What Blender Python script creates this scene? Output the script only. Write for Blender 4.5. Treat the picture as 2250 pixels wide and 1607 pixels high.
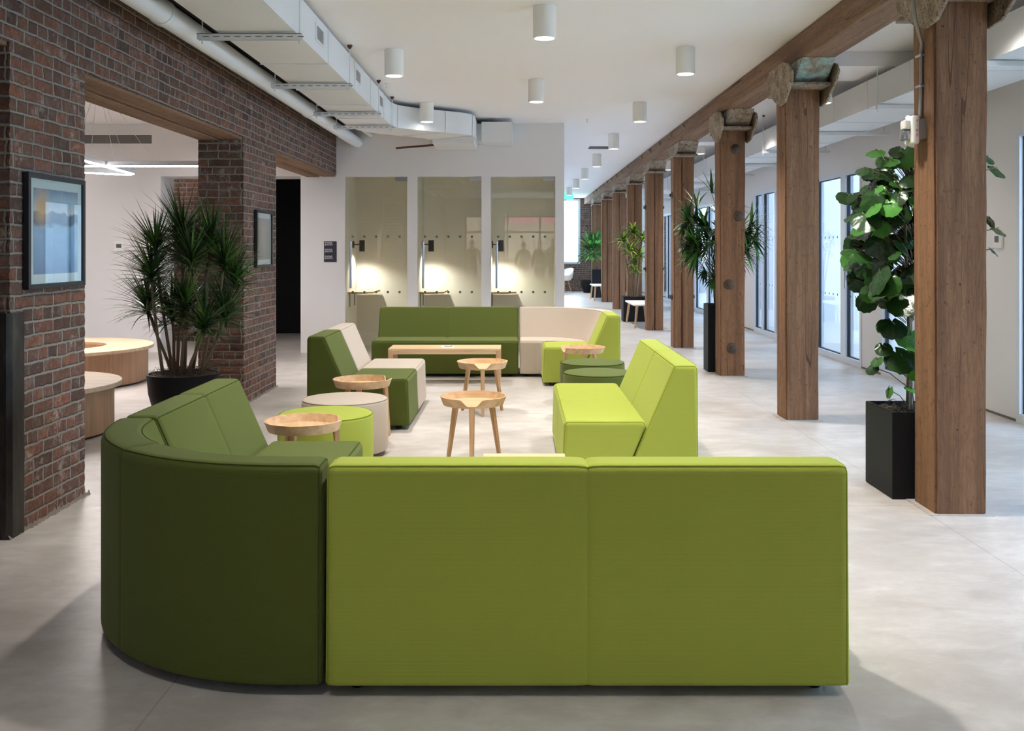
import bpy, bmesh, math, random
from mathutils import Vector, Matrix, noise
PI = math.pi
random.seed(7)
for _o in list(bpy.data.objects): bpy.data.objects.remove(_o)
SC = bpy.context.scene
COL = SC.collection

# ------------------------------------------------------------------ camera
cam = bpy.data.cameras.new('camera')
cam.sensor_width = 36.0; cam.lens = 2100/2250*36
cam.shift_x = -12/2250; cam.shift_y = -255.5/2250
cam.clip_end = 200
camo = bpy.data.objects.new('camera', cam); COL.objects.link(camo)
camo.location = (0, 0, 1.45); camo.rotation_euler = (PI/2, 0, 0)
SC.camera = camo

# ------------------------------------------------------------------ world: overcast daylight outside the windows
w = bpy.data.worlds.new('sky'); SC.world = w; w.use_nodes = True
bg = w.node_tree.nodes['Background']
bg.inputs[0].default_value = (0.58, 0.77, 1.0, 1); bg.inputs[1].default_value = 8.0
SC.view_settings.view_transform = 'Standard'; SC.view_settings.look = 'None'
SC.view_settings.gamma = 1; SC.view_settings.use_curve_mapping = False
SC.view_settings.exposure = 0.92
SC.cycles.max_bounces = 10; SC.cycles.diffuse_bounces = 6; SC.cycles.glossy_bounces = 4
SC.cycles.transparent_max_bounces = 16; SC.cycles.transmission_bounces = 6
SC.cycles.caustics_reflective = False; SC.cycles.caustics_refractive = False
SC.cycles.sample_clamp_indirect = 6.0
SC.cycles.use_denoising = True

SPOT_W = 150.0
def area_lamp(name, loc, rot, sx, sy, power=0, color=(1,1,1), portal=False):
    l = bpy.data.lights.new(name, 'AREA'); l.shape = 'RECTANGLE'; l.size = sx; l.size_y = sy
    l.energy = power; l.color = color
    if portal: l.cycles.is_portal = True
    o = bpy.data.objects.new(name, l); COL.objects.link(o); o.location = loc; o.rotation_euler = rot
    return o
# portals steer the sky's light through the real window openings
area_lamp('window_portal', (0.9, -6.42, 1.5), (PI/2, 0, 0), 5.6, 2.4, portal=True).rotation_euler = (PI/2, 0, 0)
area_lamp('window_portal', (7.82, 8.0, 1.75), (PI/2, 0, PI/2), 18.0, 2.1, portal=True)
area_lamp('window_portal', (7.82, 25.0, 1.75), (PI/2, 0, PI/2), 15.0, 2.1, portal=True)
area_lamp('window_portal', (1.1, 32.95, 2.05), (PI/2, 0, PI), 2.2, 2.2, portal=True)

# ------------------------------------------------------------------ materials
def srgb(r, g, b):
    f = lambda c: (c/255/12.92) if c/255 <= 0.04045 else ((c/255+0.055)/1.055)**2.4
    return (f(r), f(g), f(b), 1)
class NT:
    def __init__(s, name):
        s.m = bpy.data.materials.new(name); s.m.use_nodes = True
        s.t = s.m.node_tree; s.b = s.t.nodes['Principled BSDF']; s.out = s.t.nodes['Material Output']
    def n(s, typ, **kw):
        nd = s.t.nodes.new(typ)
        for k, v in kw.items():
            if k.startswith('i_'):
                key = k[2:]; key = int(key) if key.isdigit() else key.replace('_', ' ')
                if hasattr(v, 'is_output'): s.t.links.new(v, nd.inputs[key])
                else: nd.inputs[key].default_value = v
            else: setattr(nd, k, v)
        return nd
    def l(s, a, b): s.t.links.new(a, b)
    def ramp(s, fac, stops):
        r = s.t.nodes.new('ShaderNodeValToRGB'); s.l(fac, r.inputs[0])
        e = r.color_ramp.elements
        e.remove(e[1]); e[0].position = stops[0][0]; e[0].color = stops[0][1]
        for p, c in stops[1:]:
            q = e.new(p); q.color = c
        return r.outputs[0]
    def mix(s, fac, a, b, mode='MIX'):
        m = s.t.nodes.new('ShaderNodeMix'); m.data_type = 'RGBA'; m.blend_type = mode
        for k, v in ((0, fac), (6, a), (7, b)):
            if hasattr(v, 'is_output'): s.l(v, m.inputs[k])
            else: m.inputs[k].default_value = v
        return m.outputs[2]
    def math(s, op, a, b=0.0):
        m = s.t.nodes.new('ShaderNodeMath'); m.operation = op
        for k, v in ((0, a), (1, b)):
            if hasattr(v, 'is_output'): s.l(v, m.inputs[k])
            else: m.inputs[k].default_value = v
        return m.outputs[0]
    def coord(s, scale=(1,1,1), world=False, rot=(0,0,0)):
        if world: o = s.t.nodes.new('ShaderNodeNewGeometry').outputs['Position']
        else: o = s.t.nodes.new('ShaderNodeTexCoord').outputs['Object']
        mp = s.t.nodes.new('ShaderNodeMapping'); s.l(o, mp.inputs[0]); mp.inputs['Scale'].default_value = scale
        mp.inputs['Rotation'].default_value = rot
        return mp.outputs[0]
    def noise(s, vec, scale, detail=4, rough=0.55, dist=0.0):
        n = s.t.nodes.new('ShaderNodeTexNoise'); s.l(vec, n.inputs['Vector'])
        n.inputs['Scale'].default_value = scale; n.inputs['Detail'].default_value = detail
        n.inputs['Roughness'].default_value = rough; n.inputs['Distortion'].default_value = dist
        return n.outputs['Fac']
    def bump(s, h, strength=0.3, dist=0.01):
        b = s.t.nodes.new('ShaderNodeBump'); s.l(h, b.inputs['Height'])
        b.inputs['Strength'].default_value = strength; b.inputs['Distance'].default_value = dist
        s.l(b.outputs[0], s.b.inputs['Normal'])
    def base(s, c): 
        if hasattr(c, 'is_output'): s.l(c, s.b.inputs['Base Color'])
        else: s.b.inputs['Base Color'].default_value = c
    def set(s, rough=None, metal=None, spec=None):
        if rough is not None:
            if hasattr(rough, 'is_output'): s.l(rough, s.b.inputs['Roughness'])
            else: s.b.inputs['Roughness'].default_value = rough
        if metal is not None: s.b.inputs['Metallic'].default_value = metal
        if spec is not None: s.b.inputs['Specular IOR Level'].default_value = spec
        return s.m

def plain(name, c, rough=0.6, metal=0.0, spec=0.5, var=0.06, scale=6.0):
    n = NT(name); v = n.noise(n.coord(), scale)
    d = tuple(x*(1-var) for x in c[:3])+(1,)
    n.base(n.mix(v, d, c)); n.set(rough, metal, spec); return n.m
def fabric(name, c, amt=0.10):
    n = NT(name); co = n.coord()
    weave = n.noise(n.coord((1,1,2.2)), 420, 2, 0.6)
    big = n.noise(co, 3.0, 3)
    wv = n.n('ShaderNodeTexWave', wave_type='BANDS', bands_direction='Z', i_Vector=co, i_Scale=70.0, i_Distortion=1.0)
    dark = tuple(x*(1-2.2*amt) for x in c[:3])+(1,)
    col = n.mix(weave, dark, c); col = n.mix(n.math('MULTIPLY', big, 0.18), col, dark)
    n.base(col)
    h = n.math('ADD', n.math('MULTIPLY', weave, 0.7), n.math('MULTIPLY', wv.outputs['Fac'], 0.3))
    n.bump(h, 0.35, 0.0025)
    n.b.inputs['Sheen Weight'].default_value = 0.55; n.b.inputs['Sheen Roughness'].default_value = 0.5
    n.b.inputs['Sheen Tint'].default_value = tuple(0.12+0.88*x for x in c[:3])+(1,)
    return n.set(0.92, 0, 0.15)
M = {}
M['lime'] = fabric('lime_fabric', srgb(168, 180, 76))
M['green'] = fabric('dark_green_fabric', srgb(88, 98, 43))
M['beige'] = fabric('beige_fabric', srgb(194, 181, 167), 0.07)
M['lime_seam'] = plain('lime_piping', srgb(140, 156, 54), 0.9, spec=0.1)
M['green_seam'] = plain('dark_green_piping', srgb(68, 80, 38), 0.9, spec=0.1)
M['beige_seam'] = plain('beige_piping', srgb(172, 160, 147), 0.9, spec=0.1)
M['white'] = plain('white_wall_paint', srgb(228, 226, 226), 0.75, var=0.02, scale=1.5, spec=0.3)
M['ceil'] = plain('white_ceiling_paint', srgb(242, 240, 240), 0.85, var=0.02, scale=1.0, spec=0.2)
M['duct'] = plain('white_painted_sheet_metal', srgb(224, 226, 227), 0.5, var=0.03, scale=3)
M['booth'] = plain('cream_booth_paint', srgb(234, 231, 222), 0.7, var=0.02, scale=2)
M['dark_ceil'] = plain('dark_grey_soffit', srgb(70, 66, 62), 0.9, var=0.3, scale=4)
M['door_black'] = plain('dull_black_door', srgb(9, 9, 11), 0.6, spec=0.2)
M['black'] = plain('black_paint', srgb(24, 24, 26), 0.45, var=0.2)
M['black_matte'] = plain('black_planter_finish', srgb(20, 21, 24), 0.6, var=0.3, scale=9, spec=0.25)
M['frame'] = plain('black_frame_wood', srgb(30, 31, 36), 0.4, var=0.2)
M['steel'] = plain('brushed_steel', srgb(170, 172, 175), 0.3, 0.9, var=0.1)
M['dkmetal'] = plain('dark_bolt_iron', srgb(98, 82, 70), 0.65, 0.2, var=0.5, scale=40)
M['galv'] = plain('grey_conduit_metal', srgb(150, 145, 138), 0.45, 0.5, var=0.15, scale=20)
M['plastic'] = plain('white_plastic', srgb(236, 234, 228), 0.4, var=0.02)
M['soil'] = None
M['cane'] = plain('grey_brown_cane', srgb(126, 108, 88), 0.8, var=0.45, scale=45)
M['navy'] = plain('navy_sign_plate', srgb(38, 38, 56), 0.5, var=0.05)
M['alu'] = plain('white_aluminium_frame', srgb(218, 224, 232), 0.4, var=0.02)
M['dkgasket'] = plain('dark_gasket', srgb(30, 42, 56), 0.5)
M['dot'] = plain('green_dot_film', srgb(78, 112, 96), 0.6, var=0.03)
M['letter'] = plain('white_lettering', srgb(230, 230, 232), 0.6, var=0.0)
M['red'] = plain('red_lettering', srgb(196, 40, 40), 0.6, var=0.0)
M['rust'] = plain('rust_red_cup', srgb(88, 42, 34), 0.7, var=0.2)

def glass(name, tint=(0.93, 0.97, 0.96, 1), refl=1.0):
    n = NT(name); t = n.t; t.nodes.remove(n.b)
    tr = n.n('ShaderNodeBsdfTransparent'); tr.inputs[0].default_value = tint
    gl = n.n('ShaderNodeBsdfGlossy'); gl.inputs['Roughness'].default_value = 0.0
    fr = n.n('ShaderNodeFresnel'); fr.inputs[0].default_value = 1.5
    front = n.math('SUBTRACT', 1.0, n.n('ShaderNodeNewGeometry').outputs['Backfacing'])
    mx = n.n('ShaderNodeMixShader'); n.l(n.math('MULTIPLY', n.math('MULTIPLY', fr.outputs[0], refl*1.6), front), mx.inputs[0]); n.l(tr.outputs[0], mx.inputs[1]); n.l(gl.outputs[0], mx.inputs[2])
    n.l(mx.outputs[0], n.out.inputs[0]); return n.m
M['glass'] = glass('clear_glass'); M['glass_g'] = glass('booth_glass', (0.95, 0.96, 0.93, 1), 1.2)
M['glass_b'] = glass('office_glass', (0.90, 0.96, 1.0, 1))
def emit(name, c, s):
    n = NT(name); n.b.inputs['Base Color'].default_value = c
    n.b.inputs['Emission Color'].default_value = c; n.b.inputs['Emission Strength'].default_value = s
    return n.m
M['lens'] = emit('lamp_lens', (1, 0.95, 0.88, 1), 6)
M['led'] = emit('led_tube', (1, 0.97, 0.95, 1), 14)
M['exit'] = emit('green_exit_sign', (0.05, 0.75, 0.28, 1), 1.5)
M['flash'] = emit('strobe_flash', (0.8, 0.85, 1, 1), 60)

def mat_concrete():
    n = NT('polished_concrete'); p = n.coord(world=True)
    a = n.noise(p, 0.55, 6, 0.62, 0.6); b = n.noise(n.coord((1, 1.6, 1), world=True), 1.5, 8, 0.66, 0.5); c = n.noise(n.coord((0.5, 1, 1), world=True), 9, 7, 0.7, 0.3)
    base = n.ramp(a, [(0.28, srgb(172, 166, 160)), (0.5, srgb(198, 193, 189)), (0.72, srgb(212, 208, 205))])
    col2 = n.mix(n.math('MULTIPLY', n.ramp(b, [(0.34, (1, 1, 1, 1)), (0.56, (0, 0, 0, 1))]), 0.5), base, srgb(156, 148, 140))
    col2 = n.mix(n.math('MULTIPLY', n.ramp(c, [(0.36, (1,1,1,1)), (0.56, (0,0,0,1))]), 0.35), col2, srgb(158, 151, 144))
    col2 = n.mix(n.math('MULTIPLY', n.ramp(c, [(0.56, (0,0,0,1)), (0.74, (1,1,1,1))]), 0.35), col2, srgb(222, 220, 218))
    # saw-cut slab joints every few metres
    sx = n.n('ShaderNodeSeparateXYZ'); n.l(p, sx.inputs[0])
    def joint(o, period, off):
        m = n.math('FRACT', n.math('DIVIDE', n.math('ADD', o, off), period)); m = n.math('ABSOLUTE', n.math('SUBTRACT', m, 0.5))
        return n.math('GREATER_THAN', m, 0.5-0.004/period)
    j = n.math('MAXIMUM', joint(sx.outputs[0], 3.4, 1.15), joint(sx.outputs[1], 3.05, 0.7))
    col2 = n.mix(n.math('MULTIPLY', j, 0.35), col2, srgb(120, 112, 104))
    n.base(col2)
    r = n.ramp(b, [(0.3, (0.33,)*3+(1,)), (0.7, (0.43,)*3+(1,))]); n.l(r, n.b.inputs['Roughness'])
    n.bump(n.noise(p, 2.2, 5), 0.06, 0.02); n.b.inputs['Specular IOR Level'].default_value = 0.5
    return n.m
M['concrete'] = mat_concrete()

def mat_brick(name='old_brick', warm=0.0):
    n = NT(name); g = n.n('ShaderNodeNewGeometry'); p = g.outputs['Position']
    sp = n.n('ShaderNodeSeparateXYZ', i_0=p); sn = n.n('ShaderNodeSeparateXYZ', i_0=g.outputs['True Normal'])
    isx = n.math('GREATER_THAN', n.math('ABSOLUTE', sn.outputs[0]), 0.5)
    isz = n.math('GREATER_THAN', n.math('ABSOLUTE', sn.outputs[2]), 0.5)
    u = n.math('ADD', n.math('MULTIPLY', isx, sp.outputs[1]), n.math('MULTIPLY', n.math('SUBTRACT', 1.0, isx), sp.outputs[0]))
    v = n.math('ADD', n.math('MULTIPLY', isz, sp.outputs[1]), n.math('MULTIPLY', n.math('SUBTRACT', 1.0, isz), sp.outputs[2]))
    w1 = n.noise(p, 7, 3); w2 = n.noise(p, 22, 3, 0.6)
    wob = n.math('ADD', n.math('MULTIPLY', n.math('SUBTRACT', w1, 0.5), 0.018), n.math('MULTIPLY', n.math('SUBTRACT', w2, 0.5), 0.012))
    wob2 = n.math('MULTIPLY', n.math('SUBTRACT', n.noise(p, 9, 3, 0.6), 0.5), 0.05)
    cv = n.n('ShaderNodeCombineXYZ', i_0=n.math('ADD', u, wob2), i_1=n.math('ADD', v, wob), i_2=0.0)
    br = n.n('ShaderNodeTexBrick', i_Vector=cv.outputs[0]); br.offset = 0.5; br.offset_frequency = 2; br.squash = 0.52; br.squash_frequency = 3
    for k, val in (('Scale', 1.0), ('Mortar Size', 0.0105), ('Mortar Smooth', 0.7), ('Bias', -0.1), ('Brick Width', 0.205), ('Row Height', 0.0715)):
        br.inputs[k].default_value = val
    br.inputs['Color1'].default_value = (0, 0, 0, 1); br.inputs['Color2'].default_value = (1, 1, 1, 1); br.inputs['Mortar'].default_value = (0.5,)*3+(1,)
    tone = n.ramp(br.outputs['Color'], [(0.0, srgb(84, 58, 50)), (0.22, srgb(120, 80, 64)), (0.45, srgb(142, 92, 70)), (0.65, srgb(106, 78, 68)), (0.85, srgb(158, 100, 76)), (0.95, srgb(126, 92, 80)), (1.0, srgb(186, 144, 126))])
    blot = n.noise(p, 34, 5, 0.7)
    tone = n.mix(n.math('MULTIPLY', n.ramp(blot, [(0.42, (1,1,1,1)), (0.6, (0,0,0,1))]), 0.60), tone, srgb(72, 54, 48))
    big = n.noise(p, 1.3, 4); tone = n.mix(n.math('MULTIPLY', big, 0.45), tone, srgb(104, 92, 85)); tone = n.mix(n.math('MULTIPLY', n.ramp(n.noise(p, 11, 6, 0.75), [(0.50, (0,0,0,1)), (0.66, (1,1,1,1))]), 0.6), tone, srgb(128, 118, 110))
    # remnants of white paint on some bricks
    pt = n.noise(p, 4.2, 6, 0.75); pf = n.noise(p, 17, 4, 0.7)
    flag = n.math('MULTIPLY', n.ramp(pt, [(0.55, (0,0,0,1)), (0.62, (1,1,1,1))]), n.ramp(pf, [(0.45, (0,0,0,1)), (0.6, (1,1,1,1))]))
    tone = n.mix(n.math('MULTIPLY', flag, 0.6), tone, srgb(186, 172, 164))
    mort = n.mix(n.noise(p, 26, 4, 0.7), srgb(120, 114, 107), srgb(160, 154, 146))
    wf = n.noise(p, 30, 4, 0.7); edge = n.ramp(n.math('ADD', br.outputs['Fac'], n.math('MULTIPLY', n.math('SUBTRACT', wf, 0.5), 1.2)), [(0.35, (0,0,0,1)), (0.62, (1,1,1,1))]); col = n.mix(edge, tone, mort)
    n.base(col)
    h = n.math('ADD', n.math('MULTIPLY', n.math('SUBTRACT', 1.0, br.outputs['Fac']), 1.0), n.math('MULTIPLY', blot, 0.55))
    h = n.math('ADD', h, n.math('MULTIPLY', n.noise(p, 90, 3, 0.7), 0.2))
    n.bump(h, 0.9, 0.012)
    return n.set(0.9, 0, 0.2)
M['brick'] = mat_brick()

def mat_timber(name='old_timber', vertical=True, c0=(104,76,57), c1=(138,102,75), c2=(168,128,94)):
    n = NT(name); s = (1, 1, 0.045) if vertical else (1, 0.045, 1)
    p = n.coord(s, world=True); q = n.coord(world=True)
    a = n.noise(p, 13, 7, 0.62, 0.7); b = n.noise(n.coord((1, 1, 0.09) if vertical else (1, 0.09, 1), world=True), 120, 4, 0.65, 0.2); big = n.noise(q, 2.6, 5, 0.6)
    col = n.ramp(a, [(0.30, srgb(*c0)), (0.5, srgb(*c1)), (0.74, srgb(*c2))])
    col = n.mix(n.math('MULTIPLY', n.ramp(b, [(0.38, (1,1,1,1)), (0.56, (0,0,0,1))]), 0.40), col, srgb(84, 58, 44))
    col = n.mix(n.math('MULTIPLY', big, 0.40), col, srgb(128, 94, 70))
    scuff = n.noise(q, 24, 6, 0.75)
    col = n.mix(n.math('MULTIPLY', n.ramp(scuff, [(0.57, (0,0,0,1)), (0.67, (1,1,1,1))]), 0.6), col, srgb(78, 54, 40))
    knots = n.noise(n.coord((1, 1, 0.5) if vertical else (1, 0.5, 1), world=True), 40, 3, 0.5)
    col = n.mix(n.math('MULTIPLY', n.ramp(knots, [(0.70, (0,0,0,1)), (0.76, (1,1,1,1))]), 0.8), col, srgb(48, 32, 26))
    crack = n.noise(n.coord((1, 1, 0.03) if vertical else (1, 0.03, 1), world=True), 5, 2, 0.5)
    ck = n.math('LESS_THAN', n.math('ABSOLUTE', n.math('SUBTRACT', crack, 0.5)), 0.0022)
    col = n.mix(n.math('MULTIPLY', ck, 0.6), col, srgb(48, 32, 26))
    n.base(col); n.bump(n.math('SUBTRACT', n.math('ADD', a, n.math('MULTIPLY', b, 0.6)), ck), 0.5, 0.006)
    return n.set(0.82, 0, 0.25)
M['timber'] = mat_timber()
M['timber_b'] = mat_timber('old_timber_beam', False, (104,80,62), (134,108,86), (160,132,108))
def mat_oak(name, axis, c0=(196,158,118), c1=(214,180,140), c2=(226,196,158)):
    n = NT(name); s = [1, 1, 1]; s[axis] = 0.06
    p = n.coord(tuple(s)); a = n.noise(p, 26, 5, 0.55, 0.15); b = n.noise(p, 140, 3)
    col = n.ramp(a, [(0.3, srgb(*c0)), (0.5, srgb(*c1)), (0.72, srgb(*c2))])
    col = n.mix(n.math('MULTIPLY', b, 0.25), col, srgb(178, 138, 100)); n.base(col)
    n.bump(a, 0.1, 0.002); return n.set(0.5, 0, 0.4)
M['oak'] = mat_oak('light_oak', 0); M['oak_z'] = mat_oak('light_oak_leg', 2, (182,142,104), (200,162,122), (212,178,140))
M['oak_pale'] = mat_oak('pale_oak_top', 0, (186,162,134), (202,180,152), (214,196,170))
M['oak_drum'] = mat_oak('oak_veneer_drum', 2, (150,116,88), (168,132,102), (182,146,116))
M['iron'] = None
def mat_iron():
    n = NT('painted_cast_iron'); p = n.coord(world=True)
    a = n.noise(p, 9, 6, 0.7); b = n.noise(p, 55, 4, 0.7)
    col = n.ramp(a, [(0.32, srgb(112, 92, 74)), (0.5, srgb(150, 134, 114)), (0.7, srgb(178, 166, 150))])
    col = n.mix(n.ramp(b, [(0.36, (1,1,1,1)), (0.46, (0,0,0,1))]), col, srgb(62, 48, 38))
    n.base(col); n.bump(b, 0.8, 0.006); return n.set(0.75, 0.1, 0.3)
M['iron'] = mat_iron()
def mat_iron_teal():
    n = NT('teal_painted_cast_iron'); p = n.coord(world=True)
    a = n.noise(p, 11, 6, 0.7, 0.5)
    col = n.ramp(a, [(0.38, srgb(128, 104, 84)), (0.5, srgb(150, 150, 136)), (0.58, srgb(152, 180, 172)), (0.75, srgb(172, 194, 188))])
    n.base(col); n.bump(a, 0.6, 0.006); return n.set(0.75, 0.1, 0.3)
M['iron_teal'] = mat_iron_teal()
def mat_steelguard():
    n = NT('blackened_steel'); p = n.coord((1,1,0.25), world=True)
    a = n.noise(p, 12, 6, 0.7)
    n.base(n.ramp(a, [(0.35, srgb(44, 40, 38)), (0.55, srgb(66, 62, 58)), (0.72, srgb(92, 88, 84))])); n.bump(a, 0.2, 0.004); return n.set(0.5, 0.5, 0.4)
M['guard'] = mat_steelguard()
def mat_soil():
    n = NT('dried_moss'); a = n.noise(n.coord(), 60, 5, 0.7)
    n.base(n.ramp(a, [(0.35, srgb(58, 48, 42)), (0.65, srgb(138, 124, 110))])); n.bump(a, 1.0, 0.02); return n.set(0.95, 0, 0.1)
M['soil'] = mat_soil()
def mat_leaf(name, c0, c1, rough=0.35, trans=0.15):
    n = NT(name); a = n.noise(n.coord(), 14, 4)
    isl = n.n('ShaderNodeNewGeometry').outputs['Random Per Island']; c2 = tuple(min(255, x*1.7) for x in c1)
    n.base(n.mix(n.ramp(isl, [(0.55, (0,0,0,1)), (1.0, (1,1,1,1))]), n.mix(n.math('MULTIPLY', n.math('ADD', a, isl), 0.5), srgb(*c0), srgb(*c1)), srgb(*c2))); n.bump(n.noise(n.coord(), 55, 3), 0.35, 0.004); n.b.inputs['Transmission Weight'].default_value = 0.0
    n.b.inputs['Subsurface Weight'].default_value = 0.0
    return n.set(rough, 0, 0.5)
M['leaf_dr'] = mat_leaf('dracaena_leaf', (26, 48, 22), (58, 86, 34))
M['leaf_ar'] = mat_leaf('aralia_leaf', (22, 46, 22), (46, 84, 34), 0.22)
M['leaf_rh'] = mat_leaf('palm_leaf', (26, 54, 26), (56, 96, 40), 0.35)
M['leaf_ll'] = mat_leaf('striped_leaf', (56, 96, 32), (132, 160, 62), 0.35)
M['leaf_fr'] = mat_leaf('bright_leaf', (40, 92, 40), (90, 144, 72), 0.4)
# ------------------------------------------------------------------ helpers
def link(o, parent=None):
    COL.objects.link(o)
    if parent is not None: o.parent = parent
    return o
def thing(name, label, cat, loc=(0,0,0), rz=0.0, group=None):
    o = bpy.data.objects.new(name, None); COL.objects.link(o); o.empty_display_size = 0.1
    o.location = loc; o.rotation_euler = (0, 0, rz); o['label'] = label; o['category'] = cat
    if group: o['group'] = group
    return o
def tag(o, label, cat, group=None):
    o['label'] = label; o['category'] = cat
    if group: o['group'] = group
    return o
def obj(name, bm, mat, parent=None, smooth=None, label=None):
    me = bpy.data.meshes.new(name)
    bm.normal_update(); bm.to_mesh(me); bm.free()
    for m in (mat if isinstance(mat, (list, tuple)) else [mat]): me.materials.append(m)
    if smooth is not None:
        for p in me.polygons: p.use_smooth = True
        me.set_sharp_from_angle(angle=math.radians(smooth))
    o = bpy.data.objects.new(name, me); link(o, parent)
    if label: o['label'] = label
    return o
def struct(name, bm, mat, parent=None, smooth=None):
    o = obj(name, bm, mat, parent, smooth)
    if parent is None: o['kind'] = 'structure'
    return o
def B(): return bmesh.new()
def box(bm, x0, x1, y0, y1, z0, z1, bev=0.0, seg=2, mi=0):
    t = bmesh.new()
    bmesh.ops.create_cube(t, size=1.0, matrix=Matrix.Translation(((x0+x1)/2, (y0+y1)/2, (z0+z1)/2)) @ Matrix.Diagonal((abs(x1-x0), abs(y1-y0), abs(z1-z0), 1)))
    if bev > 0: bmesh.ops.bevel(t, geom=t.edges[:], offset=bev, segments=seg, affect='EDGES', profile=0.5)
    merge(bm, t, mi); return bm
def merge(bm, t, mi=0, mat=None):
    vm = {}
    for v in t.verts: vm[v] = bm.verts.new(mat @ v.co if mat is not None else v.co)
    for f in t.faces:
        try:
            nf = bm.faces.new([vm[v] for v in f.verts]); nf.material_index = mi if mi else f.material_index
        except ValueError: pass
    t.free()
def bx(x0, x1, y0, y1, z0, z1, bev=0.0, seg=2): return box(B(), x0, x1, y0, y1, z0, z1, bev, seg)
def lathe(bm, prof, n=32, c=(0,0,0), axis='Z', cap0=True, cap1=True, mi=0):
    rings = []
    for r, h in prof:
        ring = []
        for k in range(n):
            a = 2*PI*k/n
            if axis == 'Z': p = (c[0]+r*math.cos(a), c[1]+r*math.sin(a), c[2]+h)
            elif axis == 'Y': p = (c[0]+r*math.cos(a), c[1]+h, c[2]+r*math.sin(a))
            else: p = (c[0]+h, c[1]+r*math.cos(a), c[2]+r*math.sin(a))
            ring.append(bm.verts.new(p))
        rings.append(ring)
    for i in range(len(rings)-1):
        for k in range(n):
            f = bm.faces.new((rings[i][k], rings[i][(k+1) % n], rings[i+1][(k+1) % n], rings[i+1][k])); f.material_index = mi
    if cap0: bm.faces.new(rings[0][::-1]).material_index = mi
    if cap1: bm.faces.new(rings[-1]).material_index = mi
    return bm
def tube(bm, pts, r, n=8, caps=True, mi=0):
    pts = [Vector(p) for p in pts]; rs = r if isinstance(r, (list, tuple)) else [r]*len(pts)
    rings = []; up = None
    for i, p in enumerate(pts):
        d = (pts[min(i+1, len(pts)-1)] - pts[max(i-1, 0)]).normalized()
        if up is None:
            up = Vector((0, 0, 1)) if abs(d.z) < 0.9 else Vector((1, 0, 0))
        s = d.cross(up).normalized(); up = s.cross(d).normalized()
        rings.append([bm.verts.new(p + s*rs[i]*math.cos(2*PI*k/n) + up*rs[i]*math.sin(2*PI*k/n)) for k in range(n)])
    for i in range(len(rings)-1):
        for k in range(n):
            bm.faces.new((rings[i][k], rings[i+1][k], rings[i+1][(k+1) % n], rings[i][(k+1) % n])).material_index = mi
    if caps:
        bm.faces.new(rings[0]).material_index = mi; bm.faces.new(rings[-1][::-1]).material_index = mi
    return bm
def prism(bm, poly, axis, a, b, mi=0):
    """polygon extruded along axis between a and b; poly is 2D in the remaining axes in order"""
    def P(p, h): return {'X': (h, p[0], p[1]), 'Y': (p[0], h, p[1]), 'Z': (p[0], p[1], h)}[axis]
    lo = [bm.verts.new(P(p, a)) for p in poly]; hi = [bm.verts.new(P(p, b)) for p in poly]
    n = len(poly)
    for k in range(n): bm.faces.new((lo[k], lo[(k+1) % n], hi[(k+1) % n], hi[k])).material_index = mi
    bm.faces.new(lo[::-1]).material_index = mi; bm.faces.new(hi).material_index = mi
    bmesh.ops.recalc_face_normals(bm, faces=bm.faces[:]); return bm
def copy_tree(o, parent=None):
    c = o.copy(); COL.objects.link(c)
    if parent is not None: c.parent = parent
    for ch in [q for q in o.children]: copy_tree(ch, c)
    return c
def text(parent, s, size, loc, rot, mat, name='lettering', align='LEFT', space=1.0, ext=0.0008):
    cu = bpy.data.curves.new(name, 'FONT'); cu.body = s; cu.size = size; cu.extrude = ext; cu.align_x = align; cu.space_line = space
    cu.materials.append(mat); tmp = bpy.data.objects.new(name, cu); COL.objects.link(tmp)
    me = bpy.data.meshes.new_from_object(tmp); bpy.data.objects.remove(tmp); o = bpy.data.objects.new(name, me); link(o, parent); o.location = loc; o.rotation_euler = rot
    return o
# ------------------------------------------------------------------ the building
CEIL = 3.22
struct('floor', bx(-9.5, 8.2, -6.8, 33.6, -0.25, 0), M['concrete'])
struct('ceiling', bx(-9.5, 8.2, -6.8, 33.6, CEIL, CEIL+0.25), M['ceil'])
# brick wall on the left with three openings
WX0, WX1 = -2.96, -2.54
def brick_piece(bm, y0, y1, z0, z1, x0=WX0, x1=WX1, seed=0, step=0.07):
    """wall block whose exposed corners are worn brick by brick"""
    t = bmesh.new()
    ny = max(1, int((y1-y0)/step)); nz = max(1, int(round((z1-z0)/0.0715)))*2
    bmesh.ops.create_cube(t, size=1.0, matrix=Matrix.Translation(((x0+x1)/2, (y0+y1)/2, (z0+z1)/2)) @ Matrix.Diagonal((x1-x0, y1-y0, z1-z0, 1)))
    for k in range(1, nz):
        z = z0 + (z1-z0)*k/nz
        bmesh.ops.bisect_plane(t, geom=t.verts[:]+t.edges[:]+t.faces[:], plane_co=(0, 0, z), plane_no=(0, 0, 1))
    for v in t.verts:
        j = noise.cell(Vector((v.co.x*3+seed, v.co.y*3, (v.co.z//0.0715)*1.7)))*0.5
        jj = noise.noise(Vector((v.co.x*9, v.co.y*9+seed, v.co.z*14)))
        if z0+0.01 < v.co.z < z1-0.01:
            a = 0.004*jj + (0.004 if int(round((v.co.z-z0)/((z1-z0)/nz))) % 2 else -0.004)
            if abs(v.co.y-y0) < 1e-4: v.co.y -= a
            elif abs(v.co.y-y1) < 1e-4: v.co.y += a
    merge(bm, t)
bm = B()
brick_piece(bm, -6.6, 1.6, 0, 2.49)
brick_piece(bm, 4.78, 5.61, 0, 2.49, seed=3)
brick_piece(bm, 8.86, 10.06, 0, 2.49, seed=5)
box(bm, WX0, WX1, -6.6, 13.4, 2.49, CEIL)
struct('wall_left', bm, M['brick'])
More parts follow.
